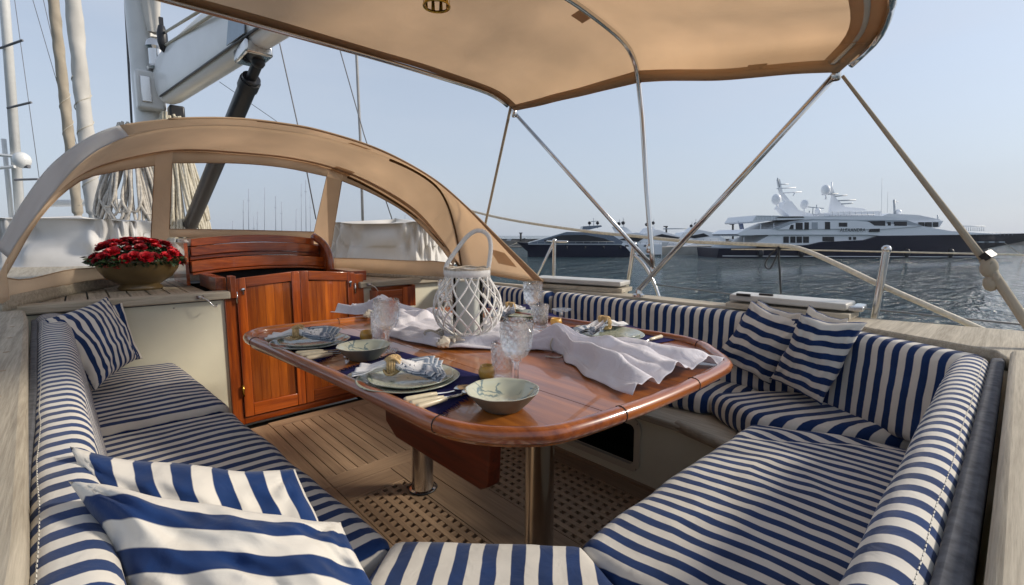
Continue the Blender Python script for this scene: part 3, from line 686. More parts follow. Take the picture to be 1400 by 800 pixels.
# windscreen: columns of (hood top, window top, window bottom, bottom edge)
GY = 4.42
def colw(h, wt, wb, B):
    P0 = UP(h[0], h[1], a2, b2); tt = lambda y, yb: (y - h[1]) / max(1, (yb - h[1]))
    return P0, wt, wb, B
def secwin(cols, n=14, win=True):
    # cols: (hx,hy, bx,by, z or None, twt, twb)
    top = []; bot = []; a = []; b = []
    for hx, hy, bx, by, z, t1, t2 in cols:
        P0 = UP(hx, hy, a2, b2); P1 = UZ(bx, by, z) if z else UY(bx, by, GY)
        top.append(P0.lerp(P1, -.035) + V((0, -.01, 0))); bot.append(P1); a.append(P0.lerp(P1, t1)); b.append(P0.lerp(P1, t2))
    T, Bt, Aw, Bw = [smoothc(q, n) for q in (top, bot, a, b)]
    return T, Bt, Aw, Bw
w1 = secwin([(12, 345, 3, 424, .84, .40, .45), (60, 280, 30, 417, .84, .12, .76), (110, 240, 90, 402, .84, .05, .80), (160, 222, 150, 391, .84, .07, .82), (212, 211, 205, 352, None, .10, .84)])
w2 = secwin([(236, 208, 231, 324, None, .12, .90), (320, 211, 330, 325, None, .10, .90), (390, 218, 380, 326, None, .10, .90), (449, 231, 427, 328, None, .10, .88)])
w3 = secwin([(469, 238, 447, 371, .86, .07, .86), (510, 257, 500, 373, .86, .07, .84), (560, 289, 560, 376, .86, .07, .79), (600, 328, 600, 378, .86, .16, .60), (622, 356, 614, 379, .86, .3, .32)])
def quadpatch(P, Q, m, name):
    n = len(P); g = G(); g.grid(lambda u, v: P[round(u * (n - 1))].lerp(Q[round(u * (n - 1))], v), n, 3); return build(g, name, m, hd, smooth=True, solid=.002 if m is not VINYL else 0)
for T, Bt, Aw, Bw in (w1, w2, w3):
    quadpatch(T, Aw, TAN, 'window_border'); quadpatch(Bw, Bt, TAN, 'window_border'); quadpatch(Aw, Bw, VINYL, 'window')
    build(G().tube(Aw, .003, 5).tube(Bw, .003, 5).tube([Aw[0], Bw[0]], .003, 5).tube([Aw[-1], Bw[-1]], .003, 5), 'window_stitching', TAND, hd, smooth=True)
def vpost(a, b):
    g = G(); A0 = [a[0][-1] if False else a[k] for k in range(4)]
    return None
for L_, R_ in ((w1, w2), (w2, w3)):
    ls = [L_[0][-1], L_[2][-1], L_[3][-1], L_[1][-1]]; rs = [R_[0][0], R_[2][0], R_[3][0], R_[1][0]]
    g = G(); g.add(ls + rs, [(0, 1, 5, 4), (1, 2, 6, 5), (2, 3, 7, 6)])
    build(g, 'window_post', TAN, hd, solid=.002)
# lower skirt boards on the coachroof (teak combing under the canvas)
sk = [UZ(x, y, .84) for x, y in [(3, 424), (30, 417), (90, 402), (150, 391), (176, 386)]]
build(G().grid(lambda u, v: crv(smoothc(sk, 30))(u) + V((0, -.012 * (1 - v), .0 + .065 * v - .008)), 30, 4), 'teak_combing', TEAK['x'], hd, smooth=True, solid=.012)
sk2 = [p + V((0, 0, 0)) for p in w3[1]]
build(G().grid(lambda u, v: crv(sk2)(u) + V((0, -.012, -.03 + .03 * v)), 20, 3), 'teak_combing', TEAK['x'], hd, smooth=True, solid=.012)
build(G().grid(lambda u, v: f1(1).lerp(fA(1), u) + V((0, 0, -.0 - .02 * v)) + V((0, -.0, 0)), 6, 3), 'lower_webbing', TAND, hd, smooth=True, solid=.004)
build(G().lathe([(0, .006), (.012, .005), (.014, 0)], UZ(740, 381, .87), 12), 'snap_fastener', CHROME, hd, smooth=True)

# ------------------------------------------------------------------ bimini
bi = root('bimini', (1.0, 1.5, 2.0), 'tan canvas bimini awning stretched over the table on steel hoops', 'awning')
bF = smoothc([(-.38, 2.45, 1.99), (-.30, 2.45, 2.06), (-.1, 2.45, 2.125), (.4, 2.45, 2.135), (1.02, 2.45, 2.135), (1.43, 2.45, 2.13), (1.68, 2.45, 2.122), (2.0, 2.45, 2.11), (2.14, 2.45, 2.085), (2.24, 2.45, 2.045), (2.30, 2.45, 2.02)], 60)
bM = smoothc([(-.36, 1.5, 1.98), (-.28, 1.5, 2.13), (.0, 1.5, 2.24), (.5, 1.5, 2.27), (1.0, 1.5, 2.28), (1.6, 1.5, 2.262), (1.88, 1.5, 2.24), (2.16, 1.5, 2.19), (2.28, 1.5, 2.12), (2.34, 1.5, 2.0)], 60)
bA = smoothc([(-.28, .57, 1.82), (-.22, .43, 1.93), (.0, .36, 2.02), (.5, .30, 2.06), (1.1, .27, 2.08), (1.6, .30, 2.04), UY(1221, -14, .34), UY(1218, 8, .37), UY(1211, 30, .41), UY(1198, 52, .45), UY(1172, 77, .50), UX(1147, 99, 2.26)], 60)
cF, cM, cA = crv(bF), crv(bM), crv(bA)
def bimf(u, v):
    if v < .5: a, b, t = cF(u), cM(u), v * 2
    else: a, b, t = cM(u), cA(u), v * 2 - 1
    p = a.lerp(b, t); mid = max(0, 1 - (2 * u - 1) ** 2)
    p.z -= .035 * math.sin(math.pi * t) * (.35 + .65 * mid) - noise.noise(V((u * 5, v * 6, 3))) * .010
    e = 1 - min(1, min(u, 1 - u) * 12); p.x += (-.03 if u > .5 else .03) * e * math.sin(math.pi * t)
    return p
build(G().grid(bimf, 90, 60), 'canvas', TAN, bi, smooth=True, solid=.002)
def bband(u0, u1, v0, v1, name='webbing', m=TAND, n1=60, n2=4, off=.004):
    def fn(a, b):
        p = bimf(lerp(u0, u1, a), lerp(v0, v1, b)); return p + (V((1.0, p.y, 1.2)) - p).normalized() * off
    return build(G().grid(fn, n1, n2), name, m, bi, smooth=True, solid=.0015)
bband(.02, .985, .0, .035); bband(.02, .985, .95, 1.0)
bband(.978, .9995, .0, 1.0, n1=4, n2=60)
bband(.90, .975, .30, .34, 'chafe_patch') if False else None
bband(.80, .83, .46, .50, 'chafe_patch'); bband(.975, .993, .80, .84, 'chafe_patch', n1=4)
bband(.75, .985, .968, .976, 'zip', plain('grey_zip', (.5, .5, .47), .5), off=.010)
bband(.985, .997, .01, .99, 'rail_trim', TAND, n1=3, n2=60, off=.007)
FOOT = V((2.35, 1.47, .83))
JT = UX(893, 372, 2.36)
ST = .0125
build(G().tube([p + V((0, -.015, -.022)) for p in bF[2:58]] , ST, 10), 'hoop', CHROME, bi, smooth=True)
build(G().tube([p + V((0, 0, -.018)) for p in bM[2:59]] + [UX(878, 160, 2.36), UX(884, 260, 2.36), UX(891, 345, 2.36), JT], ST * 1.1, 10), 'hoop', CHROME, bi, smooth=True)
build(G().tube([p + V((0, .0, -.012)) for p in bA[2:59]], ST, 10), 'hoop', CHROME, bi, smooth=True)
build(G().tube([UX(1143, 101, 2.28), FOOT + V((0, 0, .03))], ST * 1.15, 10), 'pole', CHROME, bi, smooth=True)
build(G().tube([UX(703, 154, 2.32), UX(897, 370, 2.36)], ST, 10), 'pole', CHROME, bi, smooth=True)
for p in (UX(893, 372, 2.36), UX(888, 340, 2.36), UX(703, 155, 2.31), UX(1143, 101, 2.28)):
    build(G().lathe([(.015, -.025), (.018, -.02), (.018, .02), (.015, .025)], p, 10), 'fitting', CHROME, bi, smooth=True)
# mirrored port side supports (outside this view)
for q in (bF[1], bM[1], bA[1]): build(G().tube([q, (-.34, 1.47, .83)], ST, 8), 'pole', CHROME, bi, smooth=True)
build(G().lathe([(.034, 0), (.034, .012), (.018, .018), (.016, .04), (0, .045)], FOOT + V((0, 0, -.008)), 16), 'deck_socket', CHROME, bi, smooth='auto')
# webbing straps (flat, tapering only by twist)
STRAP = fabric('weathered_strap', (.46, .40, .31), .1, wv=300)
p0 = bF[58]; p1 = UX(665, 300, 2.42); p2 = p1 + (p1 - p0) * .62
build(G().tube(resample([p0, p1, p2], 14), .011, 6), 'strap', STRAP, bi, smooth=True)
q0 = UX(1152, 104, 2.26); q1 = UX(1345, 355, 2.24); q2 = UX(1400, 437, 2.22); q3 = q2 + (q2 - q1) * .5
build(G().tube(resample([q0, q1], 14), [lerp(.006, .0115, i / 13) for i in range(14)], 8), 'strap', STRAP, bi, smooth=True)
build(G().tube(resample([q1, q2, q3], 10), .0145, 8), 'strap', STRAP, bi, smooth=True)
kn = UX(1352, 366, 2.24)
build(G().ball(kn, .026, .024, .034, n=14).ball(kn + V((0, -.01, -.05)), .022, .022, .03, n=12).tube(smoothc([kn + V((-.02, 0, .02)), kn + V((.025, -.01, .0)), kn + V((-.02, -.02, -.03)), kn + V((.02, -.01, -.06))], 18), .009, 6), 'strap_knot', STRAP, bi, smooth=True)
build(G().tube([kn + V((-.016, .012, .036)), kn + V((.022, .0, .044))], .017, 4), 'buckle', BLACK, bi)
# brass lamp
lp = root('cockpit_lamp', UZ(597, 10, 2.10), 'small brass lamp hanging from the underside of the bimini', 'lamp')
c = UZ(597, 10, 2.09)
build(G().lathe([(.055, .0), (.057, .004), (.055, .008), (.050, .010), (.050, .006), (.048, .002), (.055, 0)], c, 28), 'ring', BRASS, lp, smooth=True)
build(G().lathe([(.052, .045), (.054, .05), (.056, .09), (.03, .12), (.0, .125)], c, 28), 'shade', BRASS, lp, smooth='auto')
for k in range(10):
    q = 2 * math.pi * k / 10; a = V((math.cos(q), math.sin(q), 0)); t = V((-math.sin(q), math.cos(q), 0))
    build(G().prism([c + a * .051 - t * .008 + V((0, 0, .007)), c + a * .051 + t * .008 + V((0, 0, .007)), c + a * .052 + t * .006 + V((0, 0, .047)), c + a * .052 - t * .006 + V((0, 0, .047))], a * .002), 'bar', BRASS, lp)
build(G().lathe([(0, .03), (.022, .032), (.024, .06), (0, .07)], c, 16), 'bulb', plain('frosted_glass', (.6, .58, .5), .3), lp, smooth=True)
build(G().tube([c + V((0, 0, .12)), c + V((0, 0, .19))], .006, 8), 'stem', BRASS, lp, smooth=True)

# ------------------------------------------------------------------ table
TZ = .735
tb = root('cockpit_table', (1.1, 1.4, 0), 'large varnished mahogany cockpit table with raised rounded rim', 'table')
outl = [(.505, 1.9), (.535, 1.4), (.556, 1.0), (.566, .87), (.60, .775), (.67, .69), (.775, .633), (1.1, .60), (1.50, .607), (1.61, .640), (1.70, .715), (1.79, .80), (1.84, .90), (1.848, 1.0), (1.835, 1.2), (1.80, 1.6), (1.74, 2.0), (1.68, 2.18), (1.54, 2.28), (1.0, 2.31), (.65, 2.34), (.54, 2.30), (.49, 2.18)]
ol = smoothc([(x, y, 0) for x, y in outl + [outl[0]]], 140)[:-1]
cen = V((1.14, 1.45, 0))
def inset(p, d): return p + (cen - p).normalized() * d
# leaves with seams between
def clip(poly, x0, x1):
    def half(pl, s, c):
        o = []
        for i in range(len(pl)):
            a, b = pl[i], pl[(i + 1) % len(pl)]; ia, ib = s * (a.x - c) <= 0, s * (b.x - c) <= 0
            if ia: o.append(a)
            if ia != ib: o.append(a.lerp(b, (c - a.x) / (b.x - a.x)))
        return o
    return half(half(poly, 1, x1), -1, x0)
inn = [inset(p, .03) for p in ol]
for xa, xb in ((-1, .932), (.9345, 1.295), (1.2975, 3)):
    pl = clip(inn, xa, xb)
    g = G().prism([V((p.x, p.y, TZ - .03)) for p in pl], (0, 0, .03)); build(g, 'table_leaf', TABM, tb)
def rimseg(i0, i1, m, name='rim'):
    prof = [(.010, -.016), (.002, -.010), (-.001, -.002), (-.001, .008), (.004, .016), (.012, .0205), (.024, .0215), (.033, .018), (.038, .010), (.040, .0), (.040, -.016)]
    n = len(ol); idx = list(range(i0, i1 + 1)); vs = []
    for i in idx:
        p = ol[i % n]; t = (ol[(i + 1) % n] - ol[(i - 1) % n]).normalized(); nn = V((-t.y, t.x, 0))
        if nn.dot(cen - p) < 0: nn = -nn
        for a, b in prof: vs.append(p + nn * a + V((0, 0, TZ + b)))
    k = len(prof); fs = []
    for a in range(len(idx) - 1):
        for j in range(k): fs.append((a * k + j, a * k + (j + 1) % k, (a + 1) * k + (j + 1) % k, (a + 1) * k + j))
    fs += [tuple(range(k)), tuple(range((len(idx) - 1) * k, len(idx) * k))[::-1]]
    build(G().add(vs, fs), name, m, tb, smooth='auto')
def rimjoint(i):
    n = len(ol); p = ol[i % n]; t = (ol[(i + 1) % n] - ol[(i - 1) % n]).normalized(); nn = V((-t.y, t.x, 0))
    if nn.dot(cen - p) < 0: nn = -nn
    pf = [(.009, -.017), (.0005, -.010), (-.0022, -.002), (-.0022, .009), (.003, .0175), (.012, .0222), (.024, .0232), (.0345, .019), (.040, .010), (.042, .0), (.042, -.017)]
    build(G().prism([p - t * .0011 + nn * a + V((0, 0, TZ + b)) for a, b in pf], t * .0022), 'rim_joint', SEAM, tb)
def nearest(x, y): return min(range(len(ol)), key=lambda i: (ol[i] - V((x, y, 0))).length)
cuts = sorted([nearest(.572, .86), nearest(.935, .61), nearest(1.30, .60), nearest(1.785, .82), nearest(1.3, 2.28), nearest(.95, 2.29), nearest(.48, 2.1)])
for a, b in zip(cuts, cuts[1:] + [cuts[0] + len(ol)]):
    rimjoint(a); mid = ol[((a + b) // 2) % len(ol)]; rimseg(a, b, RIMX if abs(mid.y - 1.45) > .78 else RIMY)
for y0 in (1.05, 1.80):
    build(G().lathe([(.062, .0), (.062, .006), (.052, .010), (.050, .02), (.050, .60), (.058, .62), (.058, .685)], (1.10, y0, 0.0), 32), 'leg', CHROME, tb, smooth='auto')
    build(G().lathe([(.066, -.0), (.068, .004), (.063, .007)], (1.10, y0, .001), 24), 'leg_gasket', BLACK, tb, smooth=True)
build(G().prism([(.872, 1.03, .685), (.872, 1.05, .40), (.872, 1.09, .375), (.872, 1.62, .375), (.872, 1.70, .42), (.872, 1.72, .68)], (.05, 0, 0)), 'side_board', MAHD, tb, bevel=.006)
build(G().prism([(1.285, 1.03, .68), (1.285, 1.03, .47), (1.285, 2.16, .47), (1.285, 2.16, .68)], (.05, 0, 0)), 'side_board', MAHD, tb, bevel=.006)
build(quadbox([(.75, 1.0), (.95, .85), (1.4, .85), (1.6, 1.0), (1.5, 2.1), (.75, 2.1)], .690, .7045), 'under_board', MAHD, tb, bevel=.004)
build(G().box(.924, 1.283, 1.12, 1.16, .50, .683).box(.924, 1.283, 2.05, 2.09, .5, .683), 'cross_beam', MAH['x'], tb, bevel=.004)
build(G().box(.80, 1.40, .95, 1.02, .66, .688).box(.80, 1.40, 1.75, 1.85, .66, .688), 'cross_beam', MAH['x'], tb, bevel=.004)

# ------------------------------------------------------------------ table linen
def placemat(label, cs):
    P = [UZ(x, y, TZ) for x, y in cs]; c = sum(P, V((0, 0, 0))) / 4
    r = root('placemat', c, label, 'placemat', 'navy fringed placemats')
    g = G(); g.grid(lambda u, v: P[0].lerp(P[1], u).lerp(P[3].lerp(P[2], u), v) + V((0, 0, .003 + .0012 * noise.noise(V((u * 8, v * 8, c.x * 9))))), 20, 20)
    build(g, 'cloth', NAVY, r, smooth=True, solid=.0018)
    g = G(); rnd = random.Random(int(c.x * 1000))
    for a, b, o in ((P[0], P[1], P[0] - P[3]), (P[3], P[2], P[3] - P[0])):
        o = o.normalized(); n = int((b - a).length / .0042)
        for i in range(n):
            s = a.lerp(b, (i + .5 + rnd.uniform(-.3, .3)) / n) + V((0, 0, .003)); t = (b - a).normalized()
            L_ = rnd.uniform(.012, .026); e = s + o * L_ + t * rnd.uniform(-.008, .008) + V((0, 0, -.001))
            m_ = s.lerp(e, .5) + V((0, 0, .002)) + t * rnd.uniform(-.002, .002)
            g.tube([s - o * .003, m_, e], [.0012, .001, .0004], 3, cap=False)
    tag(build(g, 'fringe', NAVY, r), kind='stuff')
placemat('navy fringed placemat under the nearest plate on the near side of the table', [(449, 514), (549, 482), (672, 519), (583, 580)])
placemat('navy fringed placemat under the plate at the far left corner of the table', [(360, 466), (430, 448), (500, 464), (428, 499)])
placemat('navy fringed placemat under the plate on the right beyond the white cloth', [(843, 480), (768, 450), (842, 441), (922, 466)])
placemat('navy fringed placemat at the far side of the table behind the lantern', [(705, 440), (662, 421), (716, 417), (762, 434)])

def plate_mat():
    m, n, b = new('sage_stoneware'); t = N(n, 'ShaderNodeTexCoord'); z = N(n, 'ShaderNodeTexNoise', i_Scale=25, i_Detail=6, i_Distortion=1.5)
    n.links.new(t.outputs['Object'], z.inputs['Vector']); r = ramp(n, [(.34, (.10, .15, .15)), (.42, (.36, .39, .31)), (.7, (.46, .48, .38))])
    n.links.new(z.outputs[0], r.inputs[0]); n.links.new(r.outputs[0], b.inputs['Base Color']); b.inputs['Roughness'].default_value = .18; b.inputs['Coat Weight'].default_value = .5
    return m
PLATE = plate_mat()
BOWLO = plain('dark_stoneware', (.16, .17, .14), .45, noise_amt=.15, scale=20)
def bowlin():
    m, n, b = new('leaf_patterned_glaze'); t = N(n, 'ShaderNodeTexCoord'); z = N(n, 'ShaderNodeTexVoronoi', i_Scale=22, feature='DISTANCE_TO_EDGE'); d = N(n, 'ShaderNodeTexNoise', i_Scale=14, i_Detail=4)
    ad = N(n, 'ShaderNodeMixRGB', i_Fac=.08); n.links.new(t.outputs['Object'], d.inputs['Vector']); n.links.new(t.outputs['Object'], ad.inputs[1]); n.links.new(d.outputs['Color'], ad.inputs[2]); n.links.new(ad.outputs[0], z.inputs['Vector'])
    r = ramp(n, [(.0, (.14, .20, .22)), (.03, (.2, .26, .26)), (.07, (.50, .51, .40))]); n.links.new(z.outputs['Distance'], r.inputs[0])
    r2 = ramp(n, [(.52, (0, 0, 0)), (.60, (1, 1, 1))]); n.links.new(d.outputs[0], r2.inputs[0])
    M = N(n, 'ShaderNodeMixRGB'); M.inputs[1].default_value = (.50, .51, .41, 1); n.links.new(r2.outputs[0], M.inputs[0]); n.links.new(r.outputs[0], M.inputs[2])
    n.links.new(M.outputs[0], b.inputs['Base Color']); b.inputs['Roughness'].default_value = .12; b.inputs['Coat Weight'].default_value = .6; return m
BOWLI = bowlin()
IVORY = plain('ivory_handle', (.62, .54, .38), .35, noise_amt=.1, scale=40, coat=.3)
SILVER = plain('polished_cutlery', (.60, .58, .54), .12, 1)
YWOOD = wood('yellow_olive_wood', (.46, .24, .04), (.68, .40, .08), 'x', .4, .4, 60, .2, .0003)
def napkin_mat():
    m, n, b = new('printed_napkin'); a = N(n, 'ShaderNodeAttribute', attribute_name='st'); t = N(n, 'ShaderNodeTexCoord')
    r = ramp(n, [(.0, (.72, .72, .73)), (.80, (.72, .72, .73)), (.83, (.12, .16, .22)), (.87, (.16, .20, .27)), (.90, (.60, .62, .66)), (.93, (.14, .18, .25)), (.965, (.20, .25, .32)), (1, (.7, .7, .7))])
    n.links.new(a.outputs['Fac'], r.inputs[0])
    z = N(n, 'ShaderNodeTexNoise', i_Scale=38, i_Detail=3, i_Distortion=2.5); n.links.new(t.outputs['Object'], z.inputs['Vector'])
    r2 = ramp(n, [(.615, (0, 0, 0)), (.635, (1, 1, 1))]); n.links.new(z.outputs[0], r2.inputs[0])
    gt = N(n, 'ShaderNodeMath', operation='GREATER_THAN'); gt.inputs[1].default_value = .38; n.links.new(a.outputs['Fac'], gt.inputs[0])
    mu = N(n, 'ShaderNodeMath', operation='MULTIPLY'); n.links.new(gt.outputs[0], mu.inputs[0]); n.links.new(r2.outputs[0], mu.inputs[1])
    M = N(n, 'ShaderNodeMixRGB'); M.inputs[2].default_value = (.05, .07, .11, 1); n.links.new(mu.outputs[0], M.inputs[0]); n.links.new(r.outputs[0], M.inputs[1])
    n.links.new(M.outputs[0], b.inputs['Base Color']); b.inputs['Roughness'].default_value = .85; return m
NAPK = napkin_mat()
def wob(k, a, ph=0): return lambda q, z, j: 1 + a * math.sin(k * q + ph) + a * .6 * math.sin((k + 3) * q + 1.3 + ph)
def disc(r, h, seed=0):
    return [(0, .003), (r * .62, .003), (r * .72, .006), (r * .97, h), (r, h + .0008), (r * .985, h - .0025), (r * .72, .002), (r * .55, 0), (0, 0)]
def place_plate(px, py, r, label, two=True, z=TZ + .0055):
    c = UZ(px, py, z + .01); c.z = z
    o = build(G().lathe(disc(r, .016), c, 48, wob(5, .012, px)), 'dinner_plate', PLATE, None, smooth=True, origin=c)
    tag(o, 'wider sage stoneware plate ' + label, 'plate', 'sage dinner plates')
    if two:
        c2 = c + V((.008, -.004, .0065))
        o = build(G().lathe(disc(r * .84, .015), c2, 48, wob(6, .012, py)), 'side_plate', PLATE, None, smooth=True, origin=c2)
        tag(o, 'smaller sage plate stacked on the plate ' + label, 'plate', 'sage side plates')
    return c + V((0, 0, .022))
def napkin(c, ang, label, s=1.0, ringlabel=None, seed=0):
    ca_, sa_ = math.cos(ang), math.sin(ang)
    def T(x, y, z): return c + V((x * ca_ - y * sa_, x * sa_ + y * ca_, z)) 
    g = G()
    for lay in range(3):
        def fn(u, v, lay=lay):
            x = lerp(-.105, .15 - .012 * lay, u) * s
            if x < 0: w_ = .014 + .040 * (abs(x) / .105 / s) ** .9 * s
            else: w_ = .014 + .062 * (x / .15 / s) ** .85 * s
            t = 2 * v - 1; far = min(1, abs(x) / (.07 * s))
            fold = (.010 + .016 * (1 - far)) * (.5 + .5 * math.cos(t * 7 + seed + lay * .9 + x * 20)) + lay * .0035
            roll = .026 * far * max(0, t * (1 if x > 0 else -.3) - .35) ** .7
            edge = noise.noise(V((x * 20, t * 2, seed + lay))) * .008
            droop = -.010 * max(0, x / s - .09) / .06
            return T(x + .012 * math.cos(t * 3 + seed) * (u > .9), w_ * t + edge, .004 + fold + roll + .014 * (1 - far) + droop)
        g.grid(fn, 40, 26, st=lambda u, v: .01 + .98 * max((u if u > .42 else 0), 0 if u < .42 else .82 * 0 + (abs(2 * v - 1)) * .985 * (u > .55)))
    o = build(g, 'napkin', NAPK, None, smooth=True, solid=.0008, origin=c)
    tag(o, label, 'napkin', 'white napkins with blue grey borders')
    g = G(); cc = T(0, 0, .026 * s); R = .026 * s
    for ax_ in range(3):
        for k in range(4):
            off = (k - 1.5) * .0062 * s; pts = []
            rr = math.sqrt(max(1e-6, R * R - off * off))
            if ax_ == 0: pts = [(off, rr * math.cos(q * math.pi / 9), rr * math.sin(q * math.pi / 9)) for q in range(18)]
            elif ax_ == 1: pts = [(rr * math.cos(q * math.pi / 9) * .8 + off * .6, off + rr * .55 * math.sin(q * math.pi / 9), rr * .98 * math.sin(q * math.pi / 9)) for q in range(18)]
            else: pts = [(rr * .8 * math.cos(q * math.pi / 9) - off * .6, off - rr * .55 * math.sin(q * math.pi / 9), rr * 1.02 * math.sin(q * math.pi / 9)) for q in range(18)]
            g.tube([T(x, y, z + .026 * s) for x, y, z in pts], .0036 * s, 6, closed=True)
    o = build(g, 'napkin_ring', NATROPE, None, smooth=True, origin=cc)
    tag(o, ringlabel, 'napkin ring', 'knotted rope napkin rings')
t1 = place_plate(558, 517, .150, 'in the nearest place setting')
t2 = place_plate(424, 467, .150, 'in the far left place setting')
t3 = place_plate(832, 457, .150, 'beyond the white cloth on the right', two=True)
t4 = place_plate(712, 431, .145, 'at the far side behind the lantern', two=True)
AR = -YAW
napkin(t1 + _r * -.045 + V((0, 0, .002)), AR + .05, 'printed napkin with blue grey hem on the nearest plate', 1.0, 'knotted rope napkin ring on the nearest plate', 1)
napkin(t2 + _r * -.048, AR + .12, 'printed napkin on the far left plate', 1.0, 'knotted rope napkin ring on the far left plate', 2)
napkin(t3 + V((.04, .05, 0)), AR - 2.3, 'striped napkin draped over the right hand plate, hem hanging towards the cloth', 1.05, 'rope napkin ring behind the right hand plate', 3)
napkin(t4 + V((-.02, .06, 0)), AR - 1.9, 'napkin on the far plate behind the lantern', 1.0, 'rope napkin ring on the far plate behind the lantern', 4)

def bowl(px, py, r, h, label):
    c = UZ(px, py, TZ + .002); c.z = TZ + .001
    rr = root('soup_bowl', c, label, 'bowl', 'leaf patterned soup bowls')
    po = [(0, 0), (r * .52, 0), (r * .56, .004), (r * .78, h * .5), (r * .99, h * .98), (r, h)]
    pi_ = [(r, h), (r * .975, h + .0005), (r * .93, h * .9), (r * .70, h * .42), (r * .45, .010), (0, .008)]
    build(G().lathe(po, c, 64, lambda q, z, j: 1 + (.016 * math.sin(9 * q)) * (j >= 3)), 'outer_wall', BOWLO, rr, smooth=True)
    build(G().lathe(pi_, c, 64, lambda q, z, j: 1 + (.016 * math.sin(9 * q)) * (j < 3)), 'glazed_inside', BOWLI, rr, smooth=True)
bowl(687, 557, .093, .050, 'leaf patterned bowl nearest the camera at the table corner')
bowl(498, 490, .092, .050, 'leaf patterned bowl between the two left place settings')
bowl(762, 441, .075, .030, 'shallow glazed bowl behind the wooden egg cup') if False else None

def cutlery(kind, p, ang, name, label, L_=.20):
    ca_, sa_ = math.cos(ang), math.sin(ang)
    def T(x, y, z): return p + V((x * ca_ - y * sa_, x * sa_ + y * ca_, z))
    r = root(name, p, label, name.replace('_', ' '))
    g = G(); hl = .092
    g.tube([T(-hl, 0, .010), T(-hl + .006, 0, .011), T(-.02, 0, .010), T(0, 0, .009)], [.007, .0085, .0070, .0052], 8); build(g, 'handle', IVORY, r, smooth=True)
    g = G(); g.tube([T(0, 0, .009), T(.03, 0, .006), T(.055, 0, .006)], [.003, .0018, .0024], 6)
    if kind == 'spoon':
        g.grid(lambda u, v: T(.052 + .062 * u, math.sin(math.pi * min(1, u ** .8)) * .019 * (2 * v - 1), .010 - .010 * math.sin(math.pi * u) * (1 - (2 * v - 1) ** 2) + .002), 14, 9)
    elif kind == 'fork':
        for k in range(4): g.tube([T(.055, (k - 1.5) * .0035, .007), T(.075, (k - 1.5) * .0058, .010), T(.105, (k - 1.5) * .0058, .007)], .0012, 4)
    else:
        g.prism([T(.02, -.007, .006), T(.09, -.009, .006), T(.115, .004, .006), T(.02, .006, .006)], (0, 0, .0014))
    build(g, 'blade' if kind == 'knife' else kind + '_head', SILVER, r, smooth='auto', solid=.0006 if kind == 'spoon' else 0)
ang = math.atan2(.09 * -.1 + .0, 1)
def cut(kind, pa, pb, name, label, dz=.006, tip=1.0):
    a, b = UZ(*pa, TZ + .01), UZ(*pb, TZ + .01); d = b - a; an = math.atan2(d.y, d.x); p = a + d.normalized() * .094; p.z = TZ + dz
    cutlery(kind, p, an, name, label)
cut('spoon', (552, 551), (632, 533), 'spoon', 'farther ivory handled spoon on the nearest placemat', .006)
cut('knife', (560, 556), (610, 545), 'table_knife', 'ivory handled knife between the spoons on the nearest placemat', .006)
cut('spoon', (569, 561), (632, 541), 'spoon', 'front ivory handled spoon on the nearest placemat', .006)
cut('fork', (476, 518), (520, 506), 'fork', 'ivory handled fork left of the nearest plate', .006)
cut('fork', (363, 468), (390, 462), 'fork', 'ivory handled fork left of the far left plate', .006)
cut('knife', (404, 486), (462, 479), 'table_knife', 'rearmost ivory handled knife on the far left placemat', .006)
cut('spoon', (410, 489), (468, 481), 'spoon', 'middle ivory handled spoon on the far left placemat', .006)
cut('spoon', (418, 493), (472, 483), 'spoon', 'foremost ivory handled spoon on the far left placemat', .006)
cut('fork', (905, 462), (868, 471), 'fork', 'ivory handled fork right of the plate beyond the cloth', .006)
cut('knife', (786, 450), (830, 445), 'table_knife', 'ivory handled knife behind the right hand plate', .006)

# crystal glasses
def relief(kind, R):
    def f(q, z, j):
        a = .07 * abs(math.sin(6 * q + z * 120)) + .07 * abs(math.sin(6 * q - z * 120)) - .07
        return 1 + a
    return f
def prof_interp(p, n):
    o = []
    L_ = [0]
    for a, b in zip(p, p[1:]): L_.append(L_[-1] + math.hypot(b[0] - a[0], b[1] - a[1]))
    for i in range(n):
        t = L_[-1] * i / (n - 1); k = 0
        while k < len(L_) - 2 and L_[k + 1] < t: k += 1
        f = (t - L_[k]) / max(1e-9, L_[k + 1] - L_[k]); o.append((lerp(p[k][0], p[k + 1][0], f), lerp(p[k][1], p[k + 1][1], f)))
    return o
def goblet(px, py, label, s=1.0, tall=.165):
    c = UZ(px, py, TZ); c.z = TZ + .001
    r = root('crystal_goblet', c, label, 'goblet', 'cut crystal goblets')
    s = s * 1.16; h = tall * s
    outer = prof_interp([(.012 * s, h * .40), (.026 * s, h * .46), (.036 * s, h * .58), (.040 * s, h * .75), (.041 * s, h)], 34)
    inner = prof_interp([(.0385 * s, h), (.037 * s, h * .75), (.031 * s, h * .58), (.018 * s, h * .48), (0, h * .46)], 14)
    rel = relief('g', .04)
    build(G().lathe(outer, c, 84, lambda q, z, j: rel(q, z, j) if 2 < j < 31 else 1).lathe(inner, c, 84), 'bowl', CRYS, r)
    build(G().lathe([(0, h * .40), (.012 * s, h * .40), (.013 * s, h * .37), (.007 * s, h * .34), (.0055 * s, h * .18), (.007 * s, h * .06), (.020 * s, h * .03), (.034 * s, .003), (.035 * s, 0), (0, 0)], c, 28, lambda q, z, j: 1), 'stem', CRYS, r, smooth=True)
